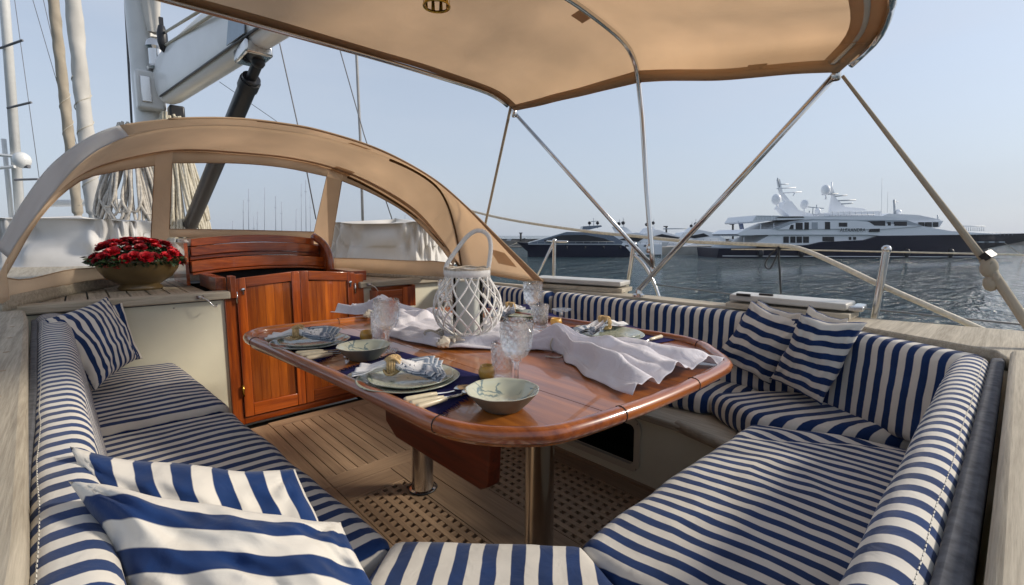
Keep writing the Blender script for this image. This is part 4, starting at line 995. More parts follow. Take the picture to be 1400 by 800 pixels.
def tumbler(px, py, label, s=1.0, h=.115):
    c = UZ(px, py, TZ); c.z = TZ + .001
    outer = prof_interp([(.0, 0), (.029 * s, 0), (.031 * s, .006), (.038 * s, h)], 40); inner = prof_interp([(.0355 * s, h), (.029 * s, .014), (0, .012)], 14)
    rel = relief('t', .03)
    def rm(q, z, j):
        if z < h * .35: return 1 + .04 * abs(math.sin(10 * q)) - .02
        return rel(q, z, j) if z < h * .93 else 1
    o = build(G().lathe(outer, c, 84, rm).lathe(inner, c, 84), 'crystal_tumbler', CRYS, None, origin=c)
    tag(o, label, 'tumbler', 'cut crystal tumblers')
goblet(706, 526, 'crystal goblet with round bowl just behind the nearest soup bowl', 1.0, .165)
tumbler(687, 519, 'crystal tumbler between the wooden cup and the nearest goblet', .92, .115)
goblet(530, 480, 'crystal goblet behind the left soup bowl', 1.0, .17)
tumbler(521, 468, 'crystal tumbler touching the goblet at left', 1.05, .13)
goblet(728, 440, 'far crystal goblet in front of the striped starboard cushion', 1.0, .175)
tumbler(739, 450, 'crystal tumbler beside the far goblet and the wooden egg cup', 1.0, .115)
goblet(612, 432, 'crystal goblet glimpsed behind the left side of the lantern', 1.0, .17)
def cup(px, py, r, h, label):
    c = UZ(px, py, TZ); c.z = TZ + .001
    o = build(G().lathe([(0, 0), (r * .75, 0), (r, h * .35), (r, h * .6), (r * .8, h), (r * .7, h), (r * .75, h * .5), (0, h * .3)], c, 28), 'wooden_cup', YWOOD, None, smooth=True, origin=c)
    tag(o, label, 'cup', 'yellow wooden cups')
cup(666, 519, .026, .044, 'round yellow wooden cup beside the nearest crystal glasses')
cup(501, 466, .026, .042, 'yellow wooden cup behind the left soup bowl')
c = UZ(760, 455, TZ)
tag(build(G().lathe([(0, 0), (.022, 0), (.02, .004), (.007, .014), (.008, .024), (.022, .034), (.026, .052), (.023, .066), (.019, .066), (.018, .045), (0, .036)], c, 28), 'egg_cup', YWOOD, None, smooth=True, origin=c), 'yellow wooden egg cup on a stem beside the far tumbler', 'cup')
c = UZ(768, 440, TZ)
tag(build(G().lathe([(0, 0), (.03, 0), (.028, .004), (.006, .01), (.006, .05), (.03, .055), (.055, .064), (.052, .066), (.02, .059), (0, .058)], c, 36), 'glass_dish', CRYS, None, smooth=True, origin=c), 'small footed glass dish behind the wooden egg cup', 'dish')

# white table runner knotted at both ends
def runner():
    ctr = smoothc([(1.17, 2.62, 0), (1.19, 2.46, 0), (1.21, 2.32, 0), (1.22, 2.05, 0), (1.235, 1.65, 0), (1.27, 1.35, 0), (1.32, 1.165, 0), (1.325, 1.05, 0), (1.33, .85, 0), (1.325, .66, 0)], 121)
    S = [(0, .15), (.08, .10), (.125, .035), (.17, .09), (.27, .20), (.42, .27), (.56, .25), (.66, .13), (.715, .05), (.742, .036), (.77, .05), (.82, .13), (.90, .22), (1.0, .27)]
    def wd(s):
        for (a, b), (c_, d) in zip(S, S[1:]):
            if s <= c_: t = (s - a) / (c_ - a); t = t * t * (3 - 2 * t); return lerp(b, d, t)
        return S[-1][1]
    f = crv(ctr)
    def fn(v, u):
        s = u; w_ = wd(s); p = f(s); q = f(min(1, s + .01)) - f(max(0, s - .01)); q.normalize(); nn = V((-q.y, q.x, 0)) * -1
        t = 2 * v - 1
        asym = .0
        kn = math.exp(-((s - .742) / .03) ** 2) + math.exp(-((s - .125) / .03) ** 2)
        spread = min(1, w_ / .27)
        ph = 2.2 * math.sin(s * 4) ; k = 3.2
        amp = (.010 + .040 * (1 - spread)) * (1.0)
        if s > .77: amp = .030 + .020 * (1 - spread)
        fld = (.5 + .5 * math.cos(math.pi * t * k + ph + 2.5 * noise.noise(V((s * 5, t * 1.2, 2))))) ** 1.4 * amp
        fld += (.5 + .5 * math.cos(math.pi * t * 6.3 + 3 * noise.noise(V((s * 7, t, 7))))) * amp * .35
        fld += max(0, noise.noise(V((s * 20, t * 3.4, 4)))) * .034 * spread
        fld += abs(noise.noise(V((s * 10 + t * 2.4, t * 4, 11)))) * .026 - .004
        hump = .052 * kn * (1 - t * t) ** .5 + (.030 * (1 - t * t) if .15 < s < .7 else 0) * min(1, abs(s - .15) * 8, abs(.7 - s) * 8)
        if s > .78: hump += .042 * (1 - t * t) * min(1, (s - .78) * 12) * max(0, 1 - max(0, s - .9) * 6)
        edge = max(0, abs(t) - .9) / .1
        flat = .45 if .33 < s < .50 and abs(t) < .55 else 1
        x = w_ * t * (1 + .05 * noise.noise(V((s * 11, 0, t > 0)))) 
        rag = .03 * noise.noise(V((t * 3, 1, 5))) * (s > .93)
        z = TZ + .003 + max(0, 1) * (fld * flat + hump * flat) * (1 - edge * .75)
        return V((p.x, p.y + rag, 0)) + nn * x + V((0, 0, z))
    return G().grid(fn, 90, 300)
tag(build(runner(), 'table_runner', LINEN, None, smooth=True, solid=.0012, origin=(1.25, 1.4, TZ)), 'crumpled white linen runner knotted near both table ends', 'table runner')
r = root('runner_tie', (1.32, 1.165, TZ), 'thin cord tied round the near knot of the white runner', 'cord')
build(G().tube([V((1.32, 1.165, TZ + .028)) + V((.046 * math.cos(q * math.pi / 8), 0, .034 * math.sin(q * math.pi / 8))) for q in range(16)], .003, 5, closed=True).tube(smoothc([(1.29, 1.15, TZ + .012), (1.27, 1.10, TZ + .004), (1.23, 1.09, TZ + .003), (1.21, 1.13, TZ + .004)], 12), .002, 5), 'cord', OLDROPE, r, smooth=True)

# ------------------------------------------------------------------ lantern
LC = UZ(640, 458, TZ + .03); LC.z = TZ + .036
WICK = plain('white_painted_wicker', (.82, .81, .78), .55, noise_amt=.08, scale=80, bmp=.0008)
lt = root('wicker_lantern', LC, 'round white wicker lantern with looped handle standing on the cloth', 'lantern')
R0, HH = .137, .262
def lr(t):   # body radius over height
    return lerp(.060, R0, math.sin(math.pi * min(1, (t + .06) * .88) ** 1.0) ** .75) if t < .93 else .088
PR = [(0, .062), (.08, .098), (.2, .124), (.38, .139), (.52, .138), (.68, .126), (.82, .106), (.93, .090), (1, .088)]
def lr(t):
    for (a, b), (c_, d) in zip(PR, PR[1:]):
        if t <= c_: return lerp(b, d, (t - a) / (c_ - a))
    return PR[-1][1]
for k in range(15):
    for sgn in (1, -1):
        jig = random.uniform(-.06, .06); q0 = 2 * math.pi * k / 15 + jig + (.1 if sgn < 0 else 0); tw = sgn * random.uniform(1.25, 1.5)
        pts = [LC + V((lr(t) * math.cos(q0 + tw * t), lr(t) * math.sin(q0 + tw * t), HH * .93 * t)) * 1.0 for t in [i / 16 for i in range(17)]]
        build(G().tube(pts, .0040, 6), 'strand', WICK, lt, smooth=True)
build(G().lathe([(.088, HH * .90), (.093, HH * .91), (.093, HH * 1.0), (.088, HH * 1.01), (.080, HH), (.080, HH * .91)], LC, 40, lambda q, z, j: 1 + .012 * math.sin(40 * q)), 'neck_band', WICK, lt, smooth=True)
for z in (.0, .006, .012): build(G().tube([LC + V((.066 * math.cos(q * math.pi / 12), .066 * math.sin(q * math.pi / 12), z)) for q in range(24)], .004, 6, closed=True), 'base_ring', WICK, lt, smooth=True)
g = G()
for k in range(2): g.tube([LC + V((.089 * math.cos(q * math.pi / 16), .089 * math.sin(q * math.pi / 16), HH * 1.01 + .004 * k + .003 * math.sin(q * 1.3 + k * 2))) for q in range(32)], .0042, 6, closed=True)
build(g, 'rim_binding', plain('undyed_wicker', (.58, .50, .40), .7, noise_amt=.25, scale=80), lt, smooth=True)
hp = [LC + (_r * a) + V((0, .0, b)) + FH * c_ for a, b, c_ in [(-.088, HH * .93, 0), (-.082, HH * 1.08, 0), (-.035, HH * 1.35, .02), (.005, HH * 1.53, .03), (.045, HH * 1.60, .03), (.082, HH * 1.53, .03), (.094, HH * 1.35, .02), (.088, HH * 1.1, .0), (.080, HH * .93, 0)]]
build(G().tube(smoothc(hp, 40), .0090, 8), 'handle', WICK, lt, smooth=True)
cg = root('candle', LC + V((0, 0, .012)), 'thick white candle in a clear glass sleeve inside the wicker lantern', 'candle')
build(G().lathe([(0, 0), (.047, 0), (.048, .003), (.048, .205), (.044, .21), (.02, .204), (0, .203)], LC + V((0, 0, .012)), 32), 'wax', plain('white_wax', (.80, .80, .74), .45, noise_amt=.03), cg, smooth='auto')
build(G().tube([LC + V((0, 0, .213)), LC + V((.002, 0, .226))], .0012, 5), 'wick', BLACK, cg)
build(G().lathe([(.062, .0), (.062, .235), (.062, .236)], LC + V((0, 0, .012)), 40), 'glass_sleeve', THIN, cg, smooth='auto')
# shell and starfish ornaments by the lantern
SHELL = plain('pale_shell', (.55, .50, .42), .5, noise_amt=.3, scale=70, bmp=.001)
def sea(px, py, label, kind):
    c = UZ(px, py, TZ + .04); c.z = TZ + .035
    if kind == 'star':
        g = G()
        for k in range(5):
            q = 2 * math.pi * k / 5 + .4; g.tube([c, c + V((.022 * math.cos(q), .022 * math.sin(q), .003)), c + V((.045 * math.cos(q), .045 * math.sin(q), -.004))], [.011, .008, .002], 7)
        o = build(g, 'starfish', SHELL, None, smooth=True, origin=c); tag(o, label, 'starfish')
    elif kind == 'knot':
        g = G(); pts = [c + V((.035 * math.sin(q) + .02 * math.sin(2 * q), .025 * math.cos(q) - .015 * math.cos(2 * q), .008 * math.sin(3 * q))) for q in [i * math.pi / 12 for i in range(24)]]
        for d in (0, .008, .016): g.tube([p + V((d, d, 0)) for p in pts], .004, 6, closed=True)
        o = build(g, 'rope_knot', OLDROPE, None, smooth=True, origin=c); tag(o, label, 'knot')
    else:
        g = G().lathe([(.001, -.035), (.012, -.028), (.008, -.022), (.020, -.014), (.014, -.008), (.026, .002), (.018, .010), (.010, .022), (0, .028)], c, 20, lambda q, z, j: 1 + .15 * math.sin(q * 6), axis=Matrix.Rotation(1.3, 3, 'Y'))
        o = build(g, 'sea_shell', SHELL, None, smooth=True, origin=c); tag(o, label, 'shell')
sea(597, 453, 'loose coil of natural cord lying on the runner left of the lantern', 'knot')
sea(607, 466, 'pale shell ornament at the foot of the lantern', 'shell')
sea(620, 462, 'small starfish touching the foot of the lantern', 'star')
sea(505, 428, 'white shell on the far knot of the runner', 'shell')

# ------------------------------------------------------------------ flower pot
FC = UZ(193, 395, .832); FC.z = .832
fl = root('flower_pot', FC, 'olive bronze bowl of red flowers on the teak deck beside the hatch', 'potted flowers')
pr = [(0, 0), (.15, 0), (.155, .012), (.13, .03), (.16, .045), (.225, .08), (.268, .13), (.283, .175), (.285, .19), (.270, .19), (.20, .14), (0, .14)]
build(G().lathe([(a * .76, b) for a, b in pr], FC, 48), 'bowl', plain('olive_bronze_glaze', (.13, .088, .035), .35, noise_amt=.3, scale=4, coat=.4), fl, smooth=True)
LEAF = plain('dark_leaf', (.025, .06, .02), .5, noise_amt=.5, scale=30); RED = plain('red_petal', (.55, .008, .022), .55, noise_amt=.35, scale=40); RED2 = plain('deep_red_petal', (.28, .003, .012), .55, noise_amt=.3, scale=40)
rl = random.Random(3); g = G()
for i in range(2300):
    q = rl.uniform(0, 2 * math.pi); rr = math.sqrt(rl.random()) * .215; top = .18 + .12 * (1 - (rr / .215) ** 2)
    p = FC + V((rr * math.cos(q), rr * math.sin(q), rl.uniform(.155, top)))
    d = V((rl.uniform(-1, 1), rl.uniform(-1, 1), rl.uniform(-.3, .9))).normalized(); s_ = V((rl.uniform(-1, 1), rl.uniform(-1, 1), rl.uniform(-1, 1))).cross(d).normalized()
    L_ = rl.uniform(.018, .035); w_ = L_ * .25
    g.add([p, p + d * L_ * .5 + s_ * w_, p + d * L_, p + d * L_ * .5 - s_ * w_], [(0, 1, 2, 3)])
for i in range(700):
    q = rl.uniform(0, 2 * math.pi); rr = rl.uniform(.17, .235); p = FC + V((rr * math.cos(q), rr * math.sin(q), rl.uniform(.165, .215)))
    d = V((math.cos(q) + rl.uniform(-.5, .5), math.sin(q) + rl.uniform(-.5, .5), rl.uniform(-.9, .3))).normalized(); s_ = V((rl.uniform(-1, 1), rl.uniform(-1, 1), rl.uniform(-1, 1))).cross(d).normalized(); L_ = rl.uniform(.022, .045); w_ = L_ * .22
    g.add([p, p + d * L_ * .5 + s_ * w_, p + d * L_, p + d * L_ * .5 - s_ * w_], [(0, 1, 2, 3)])
tag(build(g, 'foliage', LEAF, fl), kind='stuff')
def head(rad, seed):
    rr = random.Random(seed); g = G()
    for ring, (n, el, sz) in enumerate([(4, 1.25, .55), (7, .85, .8), (9, .45, 1.0), (10, .1, 1.0)]):
        for k in range(n):
            q = 2 * math.pi * k / n + ring * .4 + rr.uniform(-.15, .15); e = el + rr.uniform(-.12, .12)
            d = V((math.cos(q) * math.cos(e), math.sin(q) * math.cos(e), math.sin(e))); t = V((-math.sin(q), math.cos(q), 0)); u = d.cross(t)
            L_ = rad * sz; w_ = L_ * .42
            g.add([V((0, 0, 0)), d * L_ * .55 + t * w_, d * L_ + t * w_ * .6 + u * L_ * .18, d * L_ * 1.08 + u * L_ * .05, d * L_ - t * w_ * .6 + u * L_ * .18, d * L_ * .55 - t * w_], [(0, 1, 2, 3), (0, 3, 4, 5)])
    return g
def mkhead(m, seed):
    g = head(.036, seed); me = bpy.data.meshes.new('flower_head'); me.from_pydata([tuple(p) for p in g.v], [], g.f); me.materials.append(m)
    for p in me.polygons: p.use_smooth = True
    return me
HM = [mkhead(RED, 1), mkhead(RED2, 2), mkhead(RED, 3)]
pts = []
for i in range(900):
    q = rl.uniform(0, 2 * math.pi); el = rl.uniform(-.12, 1.5); R_ = .20
    R_ = .20 * rl.uniform(.90, 1.10); p = V((R_ * math.cos(el) * math.cos(q) * 1.03, R_ * math.cos(el) * math.sin(q) * 1.03, .185 + .125 * math.sin(el)))
    if all((p - a).length > .046 for a in pts): pts.append(p)
for p in pts:
    o = bpy.data.objects.new('flower_head', HM[rl.randrange(3)]); COL.objects.link(o); o.parent = fl; o.location = p
    o.rotation_euler = V((p.x, p.y, .12 + (p.z - .185) * 3)).to_track_quat('Z', 'Y').to_euler(); s = rl.uniform(.62, 1.2); o.scale = (s, s, s)

# ------------------------------------------------------------------ mast, boom, rigging
MASTW = plain('white_mast_paint', (.70, .69, .66), .3, coat=.3, noise_amt=.05)
BOOMW = plain('white_boom_paint', (.87, .86, .84), .32, coat=.3, noise_amt=.05, scale=3)
VANG = plain('black_vang_tube', (.012, .012, .016), .38, coat=.2)
ms = root('mast', (.84, 7.75, .86), 'white mast with furled mainsail rising behind the sprayhood', 'mast')
def ell(c, z0, z1, rx, ry, m, name, par, n=24, top=None):
    t = top or c
    return build(G().add([V((c[0] + rx * math.cos(q), c[1] + ry * math.sin(q), z0)) for q in [2 * math.pi * k / n for k in range(n)]] + [V((t[0] + rx * math.cos(q), t[1] + ry * math.sin(q), z1)) for q in [2 * math.pi * k / n for k in range(n)]], [(k, (k + 1) % n, n + (k + 1) % n, n + k) for k in range(n)] + [tuple(range(n))[::-1], tuple(range(n, 2 * n))]), name, m, par, smooth='auto')
ell((.86, 7.75), .86, 14, .17, .24, MASTW, 'mast_tube', ms)
g = G()
def sailf(u, v):
    z = lerp(3.62, 14, v); q = 2 * math.pi * u; r = .13 + .05 * noise.noise(V((math.cos(q) * 1.5, math.sin(q) * 1.5, z * .7))) + .03 * math.sin(q * 3 + z * 1.2); r *= min(1, .35 + (z - 3.62) * .8)
    return V((.93 + r * math.cos(q) * 1.1, 7.42 + r * math.sin(q), z))
build(G().grid(sailf, 28, 120, closeu=True), 'furled_mainsail', SAILC, ms, smooth=True)
build(G().lathe([(.0, 0), (.10, 0), (.11, .03), (.085, .06), (.085, .24), (.11, .27), (.10, .33), (.06, .38), (0, .40)], (.93, 7.42, 3.18), 24), 'furling_drum', CHROME, ms, smooth='auto')
build(G().box(.70, .98, 7.38, 7.60, 2.70, 3.16), 'gooseneck', MASTW, ms, bevel=.03)
build(G().box(.74, .84, 7.36, 7.375, 2.78, 3.08), 'gooseneck_plate', CHROME, ms, bevel=.01)
build(G().box(1.0, 1.16, 7.30, 7.50, 2.58, 2.78), 'gooseneck_bracket', BLACK, ms, bevel=.02)
p = UD(222, 52, 5.7); build(G().ball(p, .055, .05, .16, n=12).box(p.x - .02, p.x + .02, p.y - .02, p.y + .02, p.z + .1, p.z + .22), 'block', BLACK, ms, smooth='auto')
for a, b in (((226, 44), (285, 8)), ((226, 62), (300, 14))): build(G().tube([UD(*a, 5.7), UD(*b, 4.4)], .014, 6), 'reefing_line', ROPE, ms, smooth=True)
bo = root('boom', (1.2, 5, 2.8), 'white boom running aft from the mast above the sprayhood', 'boom')
def boomf(u, v):
    y = lerp(7.38, -1.5, v); x = 1.0 + (7.4 - y) * .112; q = 2 * math.pi * u
    hh, ww = .315, .13; cx, sx = math.cos(q), math.sin(q)
    k = 1 if v > .01 else .96
    return V((x + ww * k * math.copysign(abs(cx) ** .7, cx), y + (.12 * sx if v < .001 else 0), 3.07 + hh * k * math.copysign(abs(sx) ** .75, sx)))
build(G().grid(boomf, 36, 30, closeu=True), 'boom_tube', BOOMW, bo, smooth=True)
build(G().add([boomf(k / 36, 0) for k in range(36)], [tuple(range(36))]), 'boom_end', BOOMW, bo)
def blx(y): return 1.0 + (7.4 - y) * .112
build(G().tube([(blx(7.2) - .118, 7.2, 2.83), (blx(-1) - .118, -1, 2.83)], .012, 6), 'boom_groove', BLACK, bo, smooth=True)
build(G().prism([(blx(4.95) - .142, 4.95, 2.84), (blx(4.55) - .142, 4.55, 2.84), (blx(4.5) - .142, 4.5, 3.2), (blx(4.75) - .142, 4.75, 3.30)], (.008, 0, 0)), 'boom_plate', plain('blue_grey_plate', (.30, .38, .46), .3), bo)
build(G().box(blx(4.7) - .12, blx(4.7) + .10, 4.55, 4.95, 2.70, 2.815), 'vang_bracket', CHROME, bo, bevel=.02)
vg = root('boom_vang', (1.0, 7.2, 1.0), 'black boom vang strut slanting down behind the sprayhood', 'vang')
v0 = V((1.33, 4.75, 2.70)); v1 = V((1.02, 7.45, 1.02))
build(G().tube(resample([v0.lerp(v1, .06), v1], 10), .078, 16), 'strut', VANG, vg, smooth='auto')
build(G().tube([v0, v0.lerp(v1, .08)], .045, 12).ball(v0, .06, n=12), 'rod_end', BLACK, vg, smooth='auto')
build(G().tube([v0.lerp(v1, .07), v0.lerp(v1, .10)], .088, 16), 'collar', BLACK, vg, smooth='auto')
# coiled halyards round the mast foot
rc = random.Random(5)
def coils(cx, cy, n, ztop, zbot, r0, r1, m, label, name='halyard_coil'):
    r = root(name, (cx, cy, zbot), label, 'rope coil', 'halyard coils hanging at the mast foot')
    g = G()
    for i in range(n):
        q = rc.uniform(math.pi, 2 * math.pi); q2 = q + rc.uniform(.15, .5); zb = zbot + rc.uniform(0, .35); zt = ztop - .55 * rc.random() ** 2; rq_ = rc.uniform(.15, 1)
        a = V((cx + r0 * rq_ * math.cos(q), cy + r0 * rq_ * math.sin(q), zt)); b = V((cx + r1 * math.cos(q), cy + r1 * math.sin(q), zb + .15)); c_ = V((cx + r1 * math.cos((q + q2) / 2), cy + r1 * math.sin((q + q2) / 2), zb)); d = V((cx + r1 * math.cos(q2), cy + r1 * math.sin(q2), zb + .15)); e = V((cx + r0 * rq_ * math.cos(q2), cy + r0 * rq_ * math.sin(q2), zt))
        j = lambda p: p + V((rc.uniform(-.02, .02), rc.uniform(-.02, .02), 0))
        g.tube(smoothc([a, j(a.lerp(b, .5)), b, c_, d, j(d.lerp(e, .5)), e], 22), .016, 5, cap=False)
    tag(build(g, 'rope_loops', m, r, smooth=True), kind='stuff')
coils(.62, 7.45, 34, 2.5, 1.15, .16, .42, OLDROPE, 'grey rope coils hanging at the port side of the mast foot')
coils(1.00, 7.30, 30, 2.66, 1.05, .14, .32, fabric('cream_halyard', (.60, .55, .44), 0, wv=200, var=.2, lo=30, bmp=.002), 'cream rope coils hanging at the starboard side of the mast foot')
def wire(pts, r, label, m=None, name='stay_wire', cat='wire', grp='rigging wires above the sprayhood'):
    o = build(G().tube(pts, r, 6), name, m or CHROME, None, smooth=True, origin=pts[-1]); return tag(o, label, cat, grp)
DW = plain('dark_rigging', (.16, .16, .17), .5)
wire([UD(163, -60, 6.3), UD(171, 0, 6.3), UD(180, 168, 6.3)], .014, 'dark rigging line just left of the mast', DW)
wire([UD(168, -60, 6.9), UD(176, 0, 6.9), UD(190, 168, 6.9)], .006, 'thin wire between the dark line and the mast', DW)
wire([UD(370, 10, 8), UD(382, 58, 8), UD(408, 175, 8), UD(432, 300, 8)], .010, 'thin stay crossing the sky right of the boom end', DW)
wire([UD(445, 0, 9), UD(463, 62, 9), UD(498, 185, 9), UD(540, 312, 9)], .010, 'slanting stay crossing the mast line near the bimini edge', DW)
wire([UD(487, -10, 10), UD(487, 66, 10), UD(493, 200, 10), UD(496, 305, 10)], .028, 'grey pole standing upright behind the sprayhood crest', plain('grey_pole', (.35, .34, .33), .4))
wire([UD(300, 112, 9), UD(374, 163, 9), UD(410, 190, 9)], .006, 'thin wire running from the vang down behind the sprayhood', DW)
for a, b, k in (((42, -10), (105, 205), 'left of'), ((57, -10), (112, 230), 'between the spars left of'), ((20, 0), (60, 290), 'far left of')):
    wire([UD(*a, 16), UD(*b, 16)], .010, 'faint rigging wire %s the furled sails' % k, DW)

# furled headsails of the neighbouring yacht
fg = 'furled headsails of the neighbouring yacht'
def furl(a, b, D, r, label, m, seed, tw):
    P0, P1 = UD(*a, D), UD(*b, D); ax_ = (P1 - P0).normalized(); e1 = ax_.cross(FH).normalized(); e2 = ax_.cross(e1)
    rt = root('furled_sail', P1, label, 'furled sail', fg)
    def fn(u, v):
        q = 2 * math.pi * u; rr = r * (1 + .10 * noise.noise(V((math.cos(q), math.sin(q), v * 22 + seed))) + .06 * math.cos(q * 2 + v * tw)); return P0.lerp(P1, v) + (e1 * math.cos(q) + e2 * math.sin(q)) * rr * (1 if v < .985 else .7)
    build(G().grid(fn, 16, 140, closeu=True), 'sail', m, rt, smooth=True)
    pts = []
    for i in range(160):
        v = lerp(.45, .95, i / 159); q = v * 60; pts.append(P0.lerp(P1, v) + (e1 * math.cos(q) + e2 * math.sin(q)) * r * 1.07)
    build(G().tube(pts, r * .07, 4), 'lashing', ROPE, rt, smooth=True)
furl((66, -60), (107, 298), 12, .105, 'thinner tan furled sail, left one of the pair', fabric('tan_sail', (.42, .36, .28), 0, lo=6), 1, 60)
furl((94, -60), (129, 298), 11.5, .150, 'thicker pale furled sail with spiral lashing, right one of the pair', SAILC, 5, 30)
# neighbouring yacht at far left
ny = root('neighbour_yacht', UD(25, 330, 15), 'white sailing yacht moored at far left with radar dome on its mast', 'sailing yacht')
build(G().tube([UD(0, -80, 15), UD(6, 0, 15), UD(28, 300, 15)], .12, 14), 'mast', MASTW, ny, smooth=True)
for a, b in (((0, 66), (31, 55)), ((10, 148), (43, 140)), ((20, 246), (52, 227 + 18))): build(G().tube([UD(*a, 14.8), UD(*b, 14.8)], .035, 5), 'spreader', DW, ny)
build(G().tube([UD(0, 212, 14.8), UD(20, 214, 14.8)], .05, 5).tube([UD(0, 230, 14.8), UD(20, 228, 14.8)], .05, 5), 'antenna_bar', WHITEG, ny)
build(G().ball(UD(30, 219, 14.6), .22, .22, .24, n=20), 'radar_dome', WHITEG, ny, smooth=True)
build(G().tube([UD(30, 227, 14.6), UD(40, 228, 14.6)], .06, 6), 'dome_bracket', DW, ny)
build(G().tube([UD(66, 278, 15), UD(168, 277, 15)], .11, 10), 'boom', MASTW, ny, smooth=True)
build(G().tube([UD(5, 190, 15), UD(16, 300, 15)], .06, 8), 'strut', WHITEG, ny, smooth=True)
hp_ = [UD(-60, 306, 14), UD(0, 297, 14), UD(12, 302, 14), UD(180, 306, 14), UD(180, 400, 14), UD(-60, 400, 14)]
build(G().prism(hp_, FH * 3.2), 'hull', WHITEG, ny, bevel=.05)

# covered dinghies on the coachroof
def tarp(name, col):
    m = fabric(name, col, .1, var=.12, lo=3); n = m.node_tree; b = n.nodes['Principled BSDF']; t = N(m.node_tree, 'ShaderNodeTexCoord')
    return m
def cover(label, a, b, D0, D1, z0, z1, seed, tm):
    q0, q1 = UD(a, 322, D0), UD(b, 322, D1); c = (q0 + q1) / 2; dx = (q1 - q0); L_ = dx.length; ex = dx.normalized(); ey = V((-ex.y, ex.x, 0)); 
    if ey.dot(FH) < 0: ey = -ey
    rr = root('covered_dinghy', V((c.x, c.y, z0)), label, 'boat cover', 'canvas covered dinghies on the coachroof')
    def fn(u, v):
        q = 2 * math.pi * u; cx, sy = math.cos(q), math.sin(q); e = .38
        X = math.copysign(abs(cx) ** e, cx) * L_ / 2; Y = math.copysign(abs(sy) ** e, sy) * .55
        w_ = min(1, v * 1.6)                     # side, then lid
        Z = lerp(z0, z1, min(1, v / .62)); sc_ = 1 if v < .62 else max(0, 1 - ((v - .62) / .38) ** 1.3)
        sag = .05 * noise.noise(V((X * 1.6, Y * 2, seed))) + .03 * math.sin(X * 7 + seed)
        if v >= .62: Z += .02 * (1 - sc_) + sag * (1 - sc_)
        # draped folds on the sides
        x_ = u * 40; fo2 = sum(k_ * abs(math.sin(x_ * f_ + (1 - v) * s_ * 5 + seed * f_)) ** 3 for k_, f_, s_ in ((.05, .9, .8), (.035, 1.7, -1.1), (.025, 2.9, .6))) * min(1, v * 4) * (1 if v < .62 else max(0, 1 - (v - .62) * 5))
        fo = -fo2 + (.035 * math.sin(u * 70 + 6 * noise.noise(V((u * 9, v * 2, seed)))) * noise.noise(V((u * 13, 3, seed))) * 2 + .03 * noise.noise(V((u * 22, v * 5, seed + 2)))) * (1 - abs(2 * v - .7)) 
        lean = 1 - .06 * (v if v < .62 else .62)
        P = c + ex * (X * sc_ * lean * (1 + fo)) + ey * ((Y * sc_ * lean) + .55) + ey * 0
        P += (ey * math.copysign(1, sy) * fo * 1.3) if v < .62 else V((0, 0, 0)); P.z = Z - (.04 * abs(noise.noise(V((u * 6, 0, seed))))) * (v > .3)
        return P
    build(G().grid(fn, 220, 40, closeu=True), 'cover', tm, rr, smooth=True)
cover('grey canvas covered dinghy seen through the left window', -40, 178, 4.5, 4.9, .86, 1.34, 1, tarp('grey_dinghy_cover', (.72, .70, .67)))
cover('pale canvas covered bundle seen through the right window', 436, 588, 5.0, 4.75, .84, 1.31, 5, tarp('pale_dinghy_cover', (.74, .70, .64)))

# ------------------------------------------------------------------ deck hatches, stanchions, guard lines
LIDM = plain('off_white_lid', (.50, .48, .44), .35, coat=.2)
def dhatch(label, quad, z, zb, grow):
    P = [UZ(x, y, z) for x, y in quad]; c = sum(P, V((0, 0, 0))) / 4
    r = root('deck_hatch', V((c.x, c.y, .822)), label, 'deck hatch', 'white lidded deck hatches')
    build(G().prism([V((p.x, p.y, z - .020)) for p in P], (0, 0, .030)), 'lid', LIDM, r, bevel=.007)
    Q = [c + (p - c) * grow for p in P]
    build(G().prism([V((p.x, p.y, .813)) for p in Q], (0, 0, z - .032 - .813)), 'teak_base', TEAK['y'], r, bevel=.003)
    return r, P, c
dhatch('white lidded hatch on the side shelf beside the sprayhood corner', [(728, 381), (848, 388), (862, 385), (742, 378)], .872, .84, 1.04)
r, P, c = dhatch('white lidded hatch with two black hinges behind the striped starboard pillows', [(997, 405), (1157, 419), (1170, 414), (1008, 400.5)], .872, .84, 1.06)
build(G().prism([V((p.x, p.y, .868 - .022)) for p in (UZ(1159, 419, .868), UZ(1181, 420, .868), UZ(1186, 416, .868), UZ(1172, 414.5, .868))], (0, 0, .023)), 'end_casting', CHROME, r, bevel=.005)
for x in (1014, 1045):
    a, b = UZ(x - 7, 402.5, .885), UZ(x + 12, 404, .885); build(G().tube([a, b], .007, 6), 'hinge', BLACK, r)
def stan(label, a, b, x, rad, zb, extra=None):
    p, q = UX(*a, x), UX(*b, x); d = (q - p); q = p + d * ((zb - p.z) / d.z)
    r = root('stanchion', q, label, 'stanchion', 'stainless stanchions along the guard rail')
    build(G().tube([q, p], rad, 12), 'post', CHROME, r, smooth='auto'); build(G().ball(p, rad * 1.25, n=12), 'top_fitting', CHROME, r, smooth=True)
    build(G().lathe([(rad * 2.4, 0), (rad * 2.2, .012), (rad * 1.2, .03)], q, 14), 'foot', CHROME, r, smooth='auto')
    for e in extra or []: build(G().tube(e, rad * .75, 8), 'brace', CHROME, r, smooth=True)
stan('short braced stanchion just right of the sprayhood corner', (758, 329), (757, 380), 3.02, .016, .48, [[UX(757, 331, 3.02), UX(734, 380, 3.02), UX(720, 410, 3.02)], [UX(748, 330, 3.02), UX(776, 331, 3.02)]])
stan('stanchion with a curved brace behind the bimini pole foot', (867, 334), (858, 392), 3.02, .017, .48, [smoothc([UX(867, 348, 3.02), UX(880, 362, 3.02), UX(893, 385, 3.02), UX(903, 412, 3.02)], 14)])
stan('leaning stanchion standing right of the starboard pillows', (1212, 341), (1195, 434), 2.60, .0155, .34)
LG = 'guard lines along the starboard rail'
